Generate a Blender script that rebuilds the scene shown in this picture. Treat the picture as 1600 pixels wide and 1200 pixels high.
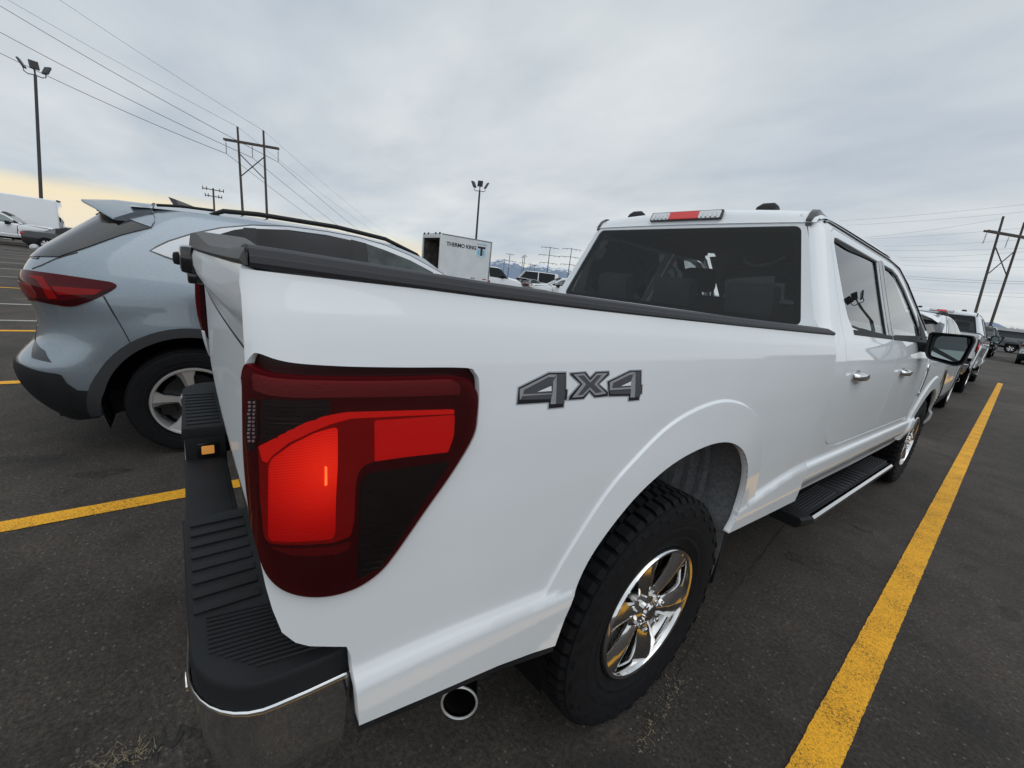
import bpy, bmesh, math, random
import numpy as np
from mathutils import Vector, Matrix
from mathutils.geometry import delaunay_2d_cdt
random.seed(7)
PI = math.pi
R_ = math.radians
for o in list(bpy.data.objects):
    bpy.data.objects.remove(o)
SC = bpy.context.scene
COL = SC.collection

# ------------------------------------------------------------------ camera
# world: x to the right of the parked pickup, y towards its nose, z up; origin under its rear axle
F_PX = 656.1132
CAM = np.array([1.53573145, -1.17372546, 1.43151846])
RC = np.array([[0.6010849414551992, 0.7912654143994762, 0.11223162268730189],
               [0.25911472546818454, -0.0601082170254916, -0.9639743571753161],
               [-0.7560135264671838, 0.6085113361485073, -0.24115866473633357]])
cd = bpy.data.cameras.new('camera')
cam = bpy.data.objects.new('camera', cd)
COL.objects.link(cam)
cd.sensor_width = 36.0
cd.lens = 36.0 * F_PX / 1600.0
cd.clip_start = 0.02
cd.clip_end = 30000
M3 = Matrix(((RC[0][0], -RC[1][0], -RC[2][0]), (RC[0][1], -RC[1][1], -RC[2][1]), (RC[0][2], -RC[1][2], -RC[2][2])))
cam.matrix_world = Matrix.Translation(Vector(CAM)) @ M3.to_4x4()
SC.camera = cam

# ------------------------------------------------------------------ exposure, sky, sun
SC.view_settings.view_transform = 'Standard'
SC.view_settings.look = 'None'
SC.view_settings.gamma = 1.0
SC.view_settings.exposure = 0.08
SUN_EL, SUN_AZ = R_(50), R_(75)          # soft light through the cloud from the right
SUN_STRENGTH = 0.5
W = bpy.data.worlds.new('World')
SC.world = W
W.use_nodes = True


def build_world():
    nt = W.node_tree
    nt.nodes.clear()
    N = nt.nodes.new
    L = nt.links.new
    out = N('ShaderNodeOutputWorld')
    tc = N('ShaderNodeTexCoord')
    sep = N('ShaderNodeSeparateXYZ')
    L(tc.outputs['Generated'], sep.inputs[0])

    def math_(op, a, b=None, c=None, clamp=False):
        n = N('ShaderNodeMath')
        n.operation = op
        n.use_clamp = clamp
        for i, v in enumerate((a, b, c)):
            if v is None:
                continue
            if isinstance(v, (int, float)):
                n.inputs[i].default_value = v
            else:
                L(v, n.inputs[i])
        return n.outputs[0]

    def ramp(fac, stops):
        n = N('ShaderNodeValToRGB')
        e = n.color_ramp.elements
        while len(e) < len(stops):
            e.new(0.5)
        for el, (p, c) in zip(e, stops):
            el.position = p
            el.color = (*c, 1)
        L(fac, n.inputs[0])
        return n.outputs[0]

    def mix(fac, a, b, mode='MIX'):
        n = N('ShaderNodeMix')
        n.data_type = 'RGBA'
        n.blend_type = mode
        if isinstance(fac, (int, float)):
            n.inputs[0].default_value = fac
        else:
            L(fac, n.inputs[0])
        for i, v in ((6, a), (7, b)):
            if isinstance(v, tuple):
                n.inputs[i].default_value = (*v, 1)
            else:
                L(v, n.inputs[i])
        return n.outputs[2]
    z = sep.outputs[2]
    zc = math_('MAXIMUM', z, 0.0)
    # cloud deck seen in perspective: the direction over its height
    den = math_('ADD', zc, 0.16)
    cx = math_('DIVIDE', sep.outputs[0], den)
    cy = math_('DIVIDE', sep.outputs[1], den)
    comb = N('ShaderNodeCombineXYZ')
    L(cx, comb.inputs[0])
    L(cy, comb.inputs[1])
    rot = N('ShaderNodeMapping')
    rot.inputs['Rotation'].default_value = (0, 0, R_(28))
    rot.inputs['Scale'].default_value = (0.8, 1.35, 1)
    L(comb.outputs[0], rot.inputs[0])
    n1 = N('ShaderNodeTexNoise')
    n1.inputs['Scale'].default_value = 1.5
    n1.inputs['Detail'].default_value = 7
    n1.inputs['Roughness'].default_value = 0.55
    L(rot.outputs[0], n1.inputs['Vector'])
    n2 = N('ShaderNodeTexNoise')
    n2.inputs['Scale'].default_value = 0.6
    n2.inputs['Detail'].default_value = 3
    L(rot.outputs[0], n2.inputs['Vector'])
    base = ramp(zc, [(0.0, (0.70, 0.71, 0.70)), (0.07, (0.62, 0.665, 0.70)), (0.16, (0.64, 0.675, 0.70)), (0.30, (0.625, 0.665, 0.70)), (0.55, (0.54, 0.59, 0.635)), (1.0, (0.95, 1.0, 1.05))])
    cl = ramp(n1.outputs[0], [(0.30, (0.86, 0.885, 0.92)), (0.5, (1.0, 1.0, 1.0)), (0.70, (1.10, 1.09, 1.075))])
    cl2 = ramp(n2.outputs[0], [(0.34, (0.82, 0.86, 0.915)), (0.66, (1.13, 1.12, 1.09))])
    c = mix(1.0, base, cl, 'MULTIPLY')
    c = mix(1.0, c, cl2, 'MULTIPLY')
    # clear strip under the cloud edge towards the low sun (left and behind it)
    nrm = N('ShaderNodeVectorMath')
    nrm.operation = 'NORMALIZE'
    flat = N('ShaderNodeCombineXYZ')
    L(sep.outputs[0], flat.inputs[0])
    L(sep.outputs[1], flat.inputs[1])
    L(flat.outputs[0], nrm.inputs[0])
    dot = N('ShaderNodeVectorMath')
    dot.operation = 'DOT_PRODUCT'
    ga = R_(186)
    dot.inputs[1].default_value = (math.cos(ga), math.sin(ga), 0)
    L(nrm.outputs[0], dot.inputs[0])
    az = math_('MULTIPLY_ADD', dot.outputs['Value'], 1.9, -0.95, True)
    strip = N('ShaderNodeMapping')
    strip.inputs['Scale'].default_value = (0.9, 0.9, 15.0)
    L(tc.outputs['Generated'], strip.inputs[0])
    n3 = N('ShaderNodeTexNoise')
    n3.inputs['Scale'].default_value = 2.2
    n3.inputs['Detail'].default_value = 5
    L(strip.outputs[0], n3.inputs['Vector'])
    wob = math_('MULTIPLY_ADD', n3.outputs[0], 0.05, -0.025)
    edge = math_('MULTIPLY_ADD', az, 0.075, 0.012)       # top of the strip, higher towards the sun
    zz = math_('ADD', zc, wob)
    dd = math_('SUBTRACT', edge, zz)
    band = math_('MULTIPLY', dd, 30.0, None, True)
    bandn = ramp(n3.outputs[0], [(0.34, (0.25, 0.25, 0.25)), (0.55, (1, 1, 1))])
    bf = math_('MULTIPLY', band, math_('POWER', az, 0.55))
    bw = N('ShaderNodeRGBToBW')
    L(bandn, bw.inputs[0])
    bf = math_('MULTIPLY', bf, bw.outputs[0])
    bf = math_('MULTIPLY', bf, 1.5, None, True)
    glow = ramp(zc, [(0.0, (0.88, 0.78, 0.62)), (0.10, (0.92, 0.80, 0.52)), (0.25, (0.85, 0.82, 0.70))])
    c = mix(bf, c, glow)
    # below the horizon
    low = math_('MULTIPLY', z, -40.0, None, True)
    c = mix(low, c, (0.16, 0.16, 0.16))
    # the cloud overhead and behind the photographer is brighter
    back = N('ShaderNodeVectorMath')
    back.operation = 'DOT_PRODUCT'
    back.inputs[1].default_value = (0.72, -0.38, 0.58)
    L(tc.outputs['Generated'], back.inputs[0])
    bk = math_('MULTIPLY_ADD', back.outputs['Value'], 1.0, 0.0, True)
    bk = math_('MULTIPLY_ADD', bk, SKY_BACK, 1.0)
    sc = N('ShaderNodeVectorMath')
    sc.operation = 'SCALE'
    L(c, sc.inputs[0])
    L(bk, sc.inputs['Scale'])
    b1 = N('ShaderNodeBackground')
    L(sc.outputs[0], b1.inputs[0])
    b1.inputs[1].default_value = 1.0
    sky = N('ShaderNodeTexSky')
    sky.sky_type = 'NISHITA'
    sky.sun_disc = False
    sky.sun_elevation = SUN_EL
    sky.sun_rotation = SUN_AZ
    b2 = N('ShaderNodeBackground')
    L(sky.outputs[0], b2.inputs[0])
    b2.inputs[1].default_value = 0.05
    ms = N('ShaderNodeMixShader')
    ms.inputs[0].default_value = 0.93          # cloud cover over the clear sky
    L(b2.outputs[0], ms.inputs[1])
    L(b1.outputs[0], ms.inputs[2])
    L(ms.outputs[0], out.inputs[0])


SKY_BACK = 0.3
build_world()
sd = bpy.data.lights.new('sun', 'SUN')
sd.energy = SUN_STRENGTH
sd.angle = R_(50)
sd.color = (1.0, 0.97, 0.93)
sun = bpy.data.objects.new('sun', sd)
COL.objects.link(sun)
sv = Vector((math.sin(SUN_AZ) * math.cos(SUN_EL), math.cos(SUN_AZ) * math.cos(SUN_EL), math.sin(SUN_EL)))
sun.rotation_euler = sv.to_track_quat('Z', 'Y').to_euler()
sun.location = (20, 0, 30)


# ------------------------------------------------------------------ materials
def mat(name, col, rough=0.5, metal=0.0, coat=0.0, spec=0.5, noise=0.0, nscale=8.0, bump=0.0, bscale=80.0, emit=None, estr=0.0, flake=0.0):
    m = bpy.data.materials.new(name)
    m.use_nodes = True
    nt = m.node_tree
    b = nt.nodes['Principled BSDF']
    b.inputs['Base Color'].default_value = (*col, 1)
    b.inputs['Roughness'].default_value = rough
    b.inputs['Metallic'].default_value = metal
    b.inputs['Coat Weight'].default_value = coat
    b.inputs['Coat Roughness'].default_value = 0.03
    b.inputs['Specular IOR Level'].default_value = spec
    N = nt.nodes.new
    L = nt.links.new
    tc = N('ShaderNodeTexCoord')
    if noise:
        n = N('ShaderNodeTexNoise')
        n.inputs['Scale'].default_value = nscale
        n.inputs['Detail'].default_value = 6
        L(tc.outputs['Object'], n.inputs['Vector'])
        r = N('ShaderNodeValToRGB')
        r.color_ramp.elements[0].position = 0.3
        r.color_ramp.elements[0].color = (*[c * (1 - noise) for c in col], 1)
        r.color_ramp.elements[1].position = 0.72
        r.color_ramp.elements[1].color = (*[min(1, c * (1 + noise)) for c in col], 1)
        L(n.outputs[0], r.inputs[0])
        L(r.outputs[0], b.inputs['Base Color'])
        r2 = N('ShaderNodeMapRange')
        r2.inputs['To Min'].default_value = rough * 0.85
        r2.inputs['To Max'].default_value = min(1, rough * 1.2)
        L(n.outputs[0], r2.inputs[0])
        L(r2.outputs[0], b.inputs['Roughness'])
    if bump:
        n = N('ShaderNodeTexNoise')
        n.inputs['Scale'].default_value = bscale
        n.inputs['Detail'].default_value = 4
        L(tc.outputs['Object'], n.inputs['Vector'])
        bp = N('ShaderNodeBump')
        bp.inputs['Strength'].default_value = bump
        bp.inputs['Distance'].default_value = 0.002
        L(n.outputs[0], bp.inputs['Height'])
        L(bp.outputs[0], b.inputs['Normal'])
    if flake:
        v = N('ShaderNodeTexVoronoi')
        v.inputs['Scale'].default_value = 900
        L(tc.outputs['Object'], v.inputs['Vector'])
        mx = N('ShaderNodeMix')
        mx.data_type = 'RGBA'
        mx.inputs[0].default_value = flake
        mx.inputs[6].default_value = (*col, 1)
        mm = N('ShaderNodeMix')
        mm.data_type = 'RGBA'
        mm.blend_type = 'MULTIPLY'
        mm.inputs[0].default_value = 1
        mm.inputs[6].default_value = (*[min(1, c * 1.8) for c in col], 1)
        L(v.outputs['Color'], mm.inputs[7])
        L(mm.outputs[2], mx.inputs[7])
        L(mx.outputs[2], b.inputs['Base Color'])
    if emit:
        b.inputs['Emission Color'].default_value = (*emit, 1)
        b.inputs['Emission Strength'].default_value = estr
    return m


def glass(name, tint, gloss=1.0, rough=0.0, refl=1.25):
    """thin tinted pane: see-through with a Fresnel reflection"""
    m = bpy.data.materials.new(name)
    m.use_nodes = True
    nt = m.node_tree
    nt.nodes.clear()
    N = nt.nodes.new
    L = nt.links.new
    o = N('ShaderNodeOutputMaterial')
    t = N('ShaderNodeBsdfTransparent')
    t.inputs[0].default_value = (*tint, 1)
    g = N('ShaderNodeBsdfGlossy')
    g.inputs['Roughness'].default_value = rough
    g.inputs['Color'].default_value = (gloss, gloss, gloss, 1)
    f = N('ShaderNodeFresnel')
    f.inputs['IOR'].default_value = 1.5
    mr = N('ShaderNodeMath')
    mr.operation = 'MULTIPLY'
    mr.inputs[1].default_value = refl
    mr.use_clamp = True
    L(f.outputs[0], mr.inputs[0])
    ms = N('ShaderNodeMixShader')
    L(mr.outputs[0], ms.inputs[0])
    L(t.outputs[0], ms.inputs[1])
    L(g.outputs[0], ms.inputs[2])
    L(ms.outputs[0], o.inputs[0])
    return m


MAT = {}
MAT['white'] = mat('white_paint', (0.785, 0.81, 0.828), 0.45, 0, 1.0, spec=0.15, noise=0.015, nscale=3)
MAT['blackpaint'] = mat('black_paint', (0.012, 0.012, 0.014), 0.3, 0, 1.0)
MAT['greypaint'] = mat('grey_paint', (0.12, 0.13, 0.14), 0.35, 0.4, 1.0)
MAT['silver'] = mat('silver_paint', (0.42, 0.44, 0.46), 0.35, 0.5, 1.0)
MAT['blue'] = mat('ice_blue_paint', (0.24, 0.285, 0.325), 0.30, 0.55, 1.0, flake=0.35)
MAT['plastic'] = mat('black_plastic', (0.0115, 0.0123, 0.014), 0.6, spec=0.28, noise=0.35, nscale=7, bump=0.35, bscale=900)
MAT['capplastic'] = mat('grey_plastic_cap', (0.082, 0.081, 0.080), 0.62, spec=0.35, bump=0.3, bscale=900)
MAT['railplastic'] = mat('rail_plastic', (0.030, 0.030, 0.034), 0.55, spec=0.35, bump=0.3, bscale=900)
MAT['gloss'] = mat('gloss_black', (0.008, 0.008, 0.009), 0.12, 0, 0.6)
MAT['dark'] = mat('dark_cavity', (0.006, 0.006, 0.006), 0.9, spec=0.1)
MAT['under'] = mat('chassis_black', (0.012, 0.012, 0.012), 0.8, spec=0.2, noise=0.4)
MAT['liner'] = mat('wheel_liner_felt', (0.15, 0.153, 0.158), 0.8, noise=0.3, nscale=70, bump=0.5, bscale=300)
MAT['chrome'] = mat('chrome', (0.80, 0.80, 0.80), 0.06, 1.0)
MAT['wheelchrome'] = mat('wheel_chrome', (0.72, 0.71, 0.70), 0.10, 1.0)
MAT['alloy'] = mat('machined_alloy', (0.66, 0.66, 0.66), 0.38, 0.7)
MAT['alloydark'] = mat('dark_alloy', (0.03, 0.03, 0.032), 0.35, 0.5)
MAT['tyre'] = mat('tyre_rubber', (0.008, 0.008, 0.009), 0.8, spec=0.2, noise=0.35, nscale=40, bump=0.4, bscale=500)
MAT['lens'] = mat('dark_red_lens', (0.070, 0.003, 0.005), 0.08, 0, 0.0, spec=0.2)
MAT['lensrim'] = mat('lens_rim', (0.030, 0.002, 0.003), 0.15, 0, 0.0, spec=0.2)
MAT['lensmid'] = mat('red_lens', (0.15, 0.004, 0.004), 0.10, 0, 0.0, spec=0.2, emit=(0.8, 0.01, 0.006), estr=0.06)
MAT['lenslit'] = mat('lit_red_lens', (0.55, 0.010, 0.006), 0.12, 0, 1.0, emit=(1.0, 0.018, 0.008), estr=0.2)


def lit_lens(name, col, centre, e0, e1, rad):
    """a lamp field lit from a bulb behind it: its glow falls off with distance from the bulb"""
    m = mat(name, col, 0.25, 0, 0.0, spec=0.2)
    nt = m.node_tree
    b = nt.nodes['Principled BSDF']
    N = nt.nodes.new
    L = nt.links.new
    tc = N('ShaderNodeTexCoord')
    d = N('ShaderNodeVectorMath')
    d.operation = 'DISTANCE'
    d.inputs[1].default_value = centre
    ab = N('ShaderNodeVectorMath')
    ab.operation = 'ABSOLUTE'
    L(tc.outputs['Object'], ab.inputs[0])
    ad = N('ShaderNodeVectorMath')
    ad.operation = 'MULTIPLY'
    ad.inputs[1].default_value = (1, -1, 1)
    L(ab.outputs[0], ad.inputs[0])
    L(ad.outputs[0], d.inputs[0])
    mr = N('ShaderNodeMapRange')
    mr.interpolation_type = 'SMOOTHSTEP'
    mr.inputs['From Max'].default_value = rad
    mr.inputs['To Min'].default_value = e0
    mr.inputs['To Max'].default_value = e1
    L(d.outputs['Value'], mr.inputs[0])
    w = N('ShaderNodeTexWave')
    w.bands_direction = 'Z'
    w.inputs['Scale'].default_value = 85
    w.inputs['Distortion'].default_value = 0.6
    L(tc.outputs['Object'], w.inputs['Vector'])
    mm = N('ShaderNodeMath')
    mm.operation = 'MULTIPLY_ADD'
    mm.inputs[1].default_value = 0.12
    mm.inputs[2].default_value = 0.90
    L(w.outputs['Fac'], mm.inputs[0])
    mx = N('ShaderNodeMath')
    mx.operation = 'MULTIPLY'
    L(mr.outputs[0], mx.inputs[0])
    L(mm.outputs[0], mx.inputs[1])
    L(mx.outputs[0], b.inputs['Emission Strength'])
    hr = N('ShaderNodeValToRGB')
    hr.color_ramp.elements[0].position = 0.0
    hr.color_ramp.elements[0].color = (1.0, 0.036, 0.009, 1)
    hr.color_ramp.elements[1].position = 0.09
    hr.color_ramp.elements[1].color = (1.0, 0.008, 0.004, 1)
    L(d.outputs['Value'], hr.inputs[0])
    L(hr.outputs[0], b.inputs['Emission Color'])
    bp = N('ShaderNodeBump')
    bp.inputs['Strength'].default_value = 0.22
    bp.inputs['Distance'].default_value = 0.003
    L(w.outputs['Fac'], bp.inputs['Height'])
    L(bp.outputs[0], b.inputs['Normal'])
    return m


MAT['lenslit'] = lit_lens('lit_red_lens', (0.24, 0.003, 0.003), (0.975, -1.030, 1.160), 0.62, 0.17, 0.12)
MAT['lensedge'] = mat('lit_edge_lens', (0.30, 0.008, 0.007), 0.2, 0, 0.0, spec=0.2, emit=(1.0, 0.02, 0.012), estr=0.26)
MAT['reflex'] = mat('reflex_reflector', (0.33, 0.006, 0.006), 0.22, 0, 0.0, spec=0.3, emit=(1.0, 0.012, 0.008), estr=0.20, bump=0.5, bscale=500)  # passive reflector given a faint glow of its own
MAT['reflexdim'] = mat('dim_reflector', (0.17, 0.004, 0.006), 0.14, 0, 0.0, bump=0.25, bscale=700)
MAT['bulb'] = mat('bulb_glow', (0.8, 0.1, 0.03), 0.3, emit=(1.0, 0.17, 0.035), estr=1.5)
MAT['louver'] = mat('lamp_louver', (0.014, 0.013, 0.014), 0.25, 0, 0.4, spec=0.3)
MAT['clear'] = mat('clear_lens', (0.55, 0.55, 0.58), 0.12, 0.3, 1.0)
MAT['redlens'] = mat('plain_red_lens', (0.35, 0.012, 0.012), 0.12, 0, 1.0)
MAT['amber'] = mat('plate_lamp_glow', (0.35, 0.17, 0.04), 0.3, emit=(1.0, 0.42, 0.09), estr=0.32)
MAT['lampglass'] = mat('headlamp_glass', (0.6, 0.62, 0.64), 0.08, 0.2, 1.0)
MAT['seat'] = mat('seat_cloth', (0.045, 0.045, 0.048), 0.85, noise=0.2)
MAT['cabin'] = mat('cabin_trim', (0.05, 0.05, 0.052), 0.8)
MAT['privacy'] = glass('privacy_glass', (0.28, 0.285, 0.29))
MAT['backlight'] = glass('rear_window_glass', (0.74, 0.77, 0.76), refl=0.8)
MAT['lenscover'] = glass('clear_lamp_cover', (0.92, 0.74, 0.74), refl=0.85)
MAT['far_steel'] = mat('hazed_pole', (0.105, 0.115, 0.13), 0.7)  # colour paled for the haze in front of the distant poles
MAT['sideglass'] = glass('side_glass', (0.52, 0.58, 0.56), 1.0)
MAT['clearglass'] = glass('windscreen_glass', (0.74, 0.80, 0.77))
MAT['darkglass'] = mat('dark_glass', (0.010, 0.012, 0.014), 0.04, 0, 0.0, spec=0.22)
MAT['suvglass'] = mat('suv_tinted_pane', (0.012, 0.013, 0.015), 0.04, 0, 0.0, spec=0.2, noise=0.5, nscale=3)
MAT['suvglassfront'] = mat('suv_front_pane', (0.05, 0.066, 0.064), 0.04, 0, 0.0, spec=0.2, noise=0.6, nscale=5)
MAT['stoplens'] = mat('stop_lens_red', (0.55, 0.02, 0.018), 0.15, 0, 1.0, emit=(1.0, 0.03, 0.02), estr=0.12)
MAT['cargo'] = mat('cargo_lamp_clear', (0.75, 0.76, 0.78), 0.15, 0.2, 1.0)
MAT['archplastic'] = mat('arch_plastic', (0.035, 0.037, 0.040), 0.6, spec=0.3, bump=0.3, bscale=700)
MAT['gatewhite'] = mat('tailgate_white', (0.785, 0.81, 0.828), 0.4, 0, 0.3, spec=0.3)
MAT['mirror'] = mat('mirror_glass', (0.42, 0.47, 0.47), 0.02, 1.0)
MAT['decal_edge'] = mat('decal_silver', (0.38, 0.39, 0.41), 0.4)
MAT['decal_black'] = mat('decal_black', (0.010, 0.010, 0.014), 0.35)
MAT['decal_dark'] = mat('decal_dark_grey', (0.070, 0.070, 0.078), 0.4)
MAT['decal_mid'] = mat('decal_mid_grey', (0.085, 0.085, 0.095), 0.4)
MAT['decal_light'] = mat('decal_light_grey', (0.29, 0.295, 0.31), 0.4)
MAT['steel'] = mat('galvanised_steel', (0.22, 0.22, 0.22), 0.55, 0.4, noise=0.15)
MAT['polebrown'] = mat('weathered_timber', (0.085, 0.072, 0.062), 0.9, noise=0.3, nscale=3)
MAT['polesteel'] = mat('dark_pole_paint', (0.045, 0.045, 0.048), 0.55)
MAT['wire'] = mat('wire', (0.06, 0.062, 0.066), 0.6)
MAT['boxwhite'] = mat('box_body_white', (0.66, 0.69, 0.70), 0.45, noise=0.06, nscale=1.5)
MAT['boxinner'] = mat('worn_box_lining', (0.10, 0.09, 0.08), 0.85, noise=0.6, nscale=2.5)
MAT['textblack'] = mat('lettering_black', (0.012, 0.012, 0.02), 0.5)
MAT['logoblue'] = mat('logo_blue', (0.10, 0.36, 0.58), 0.45)
MAT['logopale'] = mat('logo_pale_blue', (0.42, 0.66, 0.78), 0.45)
MAT['bark'] = mat('bark', (0.09, 0.075, 0.06), 0.9)
MAT['twig'] = mat('bare_twigs', (0.15, 0.12, 0.095), 0.9)
MAT['warehouse'] = mat('dark_cladding', (0.085, 0.088, 0.095), 0.7, noise=0.1, nscale=0.1)
MAT['straw'] = mat('dry_straw', (0.30, 0.24, 0.14), 0.9, noise=0.3)
MAT['grit'] = mat('grit', (0.13, 0.12, 0.11), 0.9, noise=0.4, nscale=40)
MAT['seam'] = mat('panel_gap', (0.02, 0.02, 0.022), 0.7)


def tree_ground():
    m = bpy.data.materials.new('asphalt')
    m.use_nodes = True
    nt = m.node_tree
    b = nt.nodes['Principled BSDF']
    N = nt.nodes.new
    L = nt.links.new
    tc = N('ShaderNodeTexCoord')

    def noise(scale, detail=5, rough=0.6):
        n = N('ShaderNodeTexNoise')
        n.inputs['Scale'].default_value = scale
        n.inputs['Detail'].default_value = detail
        n.inputs['Roughness'].default_value = rough
        L(tc.outputs['Object'], n.inputs['Vector'])
        return n.outputs[0]

    def ramp(f, stops):
        r = N('ShaderNodeValToRGB')
        e = r.color_ramp.elements
        while len(e) < len(stops):
            e.new(0.5)
        for el, (p, c) in zip(e, stops):
            el.position = p
            el.color = (*c, 1)
        L(f, r.inputs[0])
        return r.outputs[0]

    def mix(fac, a, b_, mode):
        n = N('ShaderNodeMix')
        n.data_type = 'RGBA'
        n.blend_type = mode
        if isinstance(fac, (int, float)):
            n.inputs[0].default_value = fac
        else:
            L(fac, n.inputs[0])
        L(a, n.inputs[6])
        if isinstance(b_, tuple):
            n.inputs[7].default_value = (*b_, 1)
        else:
            L(b_, n.inputs[7])
        return n.outputs[2]
    big = ramp(noise(0.45, 6), [(0.30, (0.035, 0.029, 0.024)), (0.52, (0.060, 0.050, 0.042)), (0.74, (0.096, 0.082, 0.070))])
    mid = ramp(noise(3.2, 7, 0.72), [(0.32, (0.62, 0.62, 0.62)), (0.5, (1.0, 1.0, 1.0)), (0.68, (1.28, 1.27, 1.25))])
    fine = ramp(noise(60, 6, 0.85), [(0.40, (0.52, 0.52, 0.52)), (0.50, (0.95, 0.95, 0.95)), (0.62, (1.55, 1.53, 1.50))])
    c = mix(1.0, big, mid, 'MULTIPLY')
    c = mix(1.0, c, fine, 'MULTIPLY')
    v = N('ShaderNodeTexVoronoi')
    v.inputs['Scale'].default_value = 70
    L(tc.outputs['Object'], v.inputs['Vector'])
    bw = N('ShaderNodeRGBToBW')
    L(v.outputs['Color'], bw.inputs[0])
    st = ramp(bw.outputs[0], [(0.70, (0, 0, 0)), (0.84, (1, 1, 1))])
    near = ramp(v.outputs['Distance'], [(0.24, (1, 1, 1)), (0.34, (0, 0, 0))])
    s = mix(1.0, st, near, 'MULTIPLY')
    bs = N('ShaderNodeRGBToBW')
    L(s, bs.inputs[0])
    ms = N('ShaderNodeMath')
    ms.operation = 'MULTIPLY'
    ms.inputs[1].default_value = 0.55
    L(bs.outputs[0], ms.inputs[0])
    c = mix(ms.outputs[0], c, (0.24, 0.225, 0.20), 'MIX')
    # oil spots
    oil = ramp(noise(1.3, 2, 0.4), [(0.66, (0, 0, 0)), (0.74, (1, 1, 1))])
    bo = N('ShaderNodeRGBToBW')
    L(oil, bo.inputs[0])
    mo = N('ShaderNodeMath')
    mo.operation = 'MULTIPLY'
    mo.inputs[1].default_value = 0.6
    L(bo.outputs[0], mo.inputs[0])
    c = mix(mo.outputs[0], c, (0.024, 0.022, 0.021), 'MIX')
    L(c, b.inputs['Base Color'])
    b.inputs['Roughness'].default_value = 0.82
    b.inputs['Specular IOR Level'].default_value = 0.35
    bp = N('ShaderNodeBump')
    bp.inputs['Strength'].default_value = 1.0
    bp.inputs['Distance'].default_value = 0.010
    L(noise(95, 5, 0.78), bp.inputs['Height'])
    L(bp.outputs[0], b.inputs['Normal'])
    return m


MAT['asphalt'] = tree_ground()


def paint_line_mat(name, col):
    m = bpy.data.materials.new(name)
    m.use_nodes = True
    nt = m.node_tree
    b = nt.nodes['Principled BSDF']
    N = nt.nodes.new
    L = nt.links.new
    tc = N('ShaderNodeTexCoord')
    n = N('ShaderNodeTexNoise')
    n.inputs['Scale'].default_value = 150
    n.inputs['Detail'].default_value = 4
    n.inputs['Roughness'].default_value = 0.8
    L(tc.outputs['Object'], n.inputs['Vector'])
    n2 = N('ShaderNodeTexNoise')
    n2.inputs['Scale'].default_value = 5
    n2.inputs['Detail'].default_value = 5
    L(tc.outputs['Object'], n2.inputs['Vector'])
    a = N('ShaderNodeMath')
    a.operation = 'MULTIPLY_ADD'
    a.inputs[1].default_value = 0.22
    L(n2.outputs[0], a.inputs[0])
    L(n.outputs[0], a.inputs[2])
    r = N('ShaderNodeValToRGB')
    e = r.color_ramp.elements
    e[0].position = 0.495
    e[0].color = (*[c * 0.12 for c in col], 1)
    e[1].position = 0.56
    e[1].color = (*[c * 0.80 for c in col], 1)
    x = e.new(0.72)
    x.color = (*[min(1, c * 1.12) for c in col], 1)
    L(a.outputs[0], r.inputs[0])
    L(r.outputs[0], b.inputs['Base Color'])
    b.inputs['Roughness'].default_value = 0.75
    bp = N('ShaderNodeBump')
    bp.inputs['Strength'].default_value = 0.6
    bp.inputs['Distance'].default_value = 0.005
    L(n.outputs[0], bp.inputs['Height'])
    L(bp.outputs[0], b.inputs['Normal'])
    return m


MAT['yellow'] = paint_line_mat('yellow_line_paint', (0.84, 0.40, 0.012))
MAT['whiteline'] = paint_line_mat('worn_white_line_paint', (0.42, 0.41, 0.38))


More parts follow.
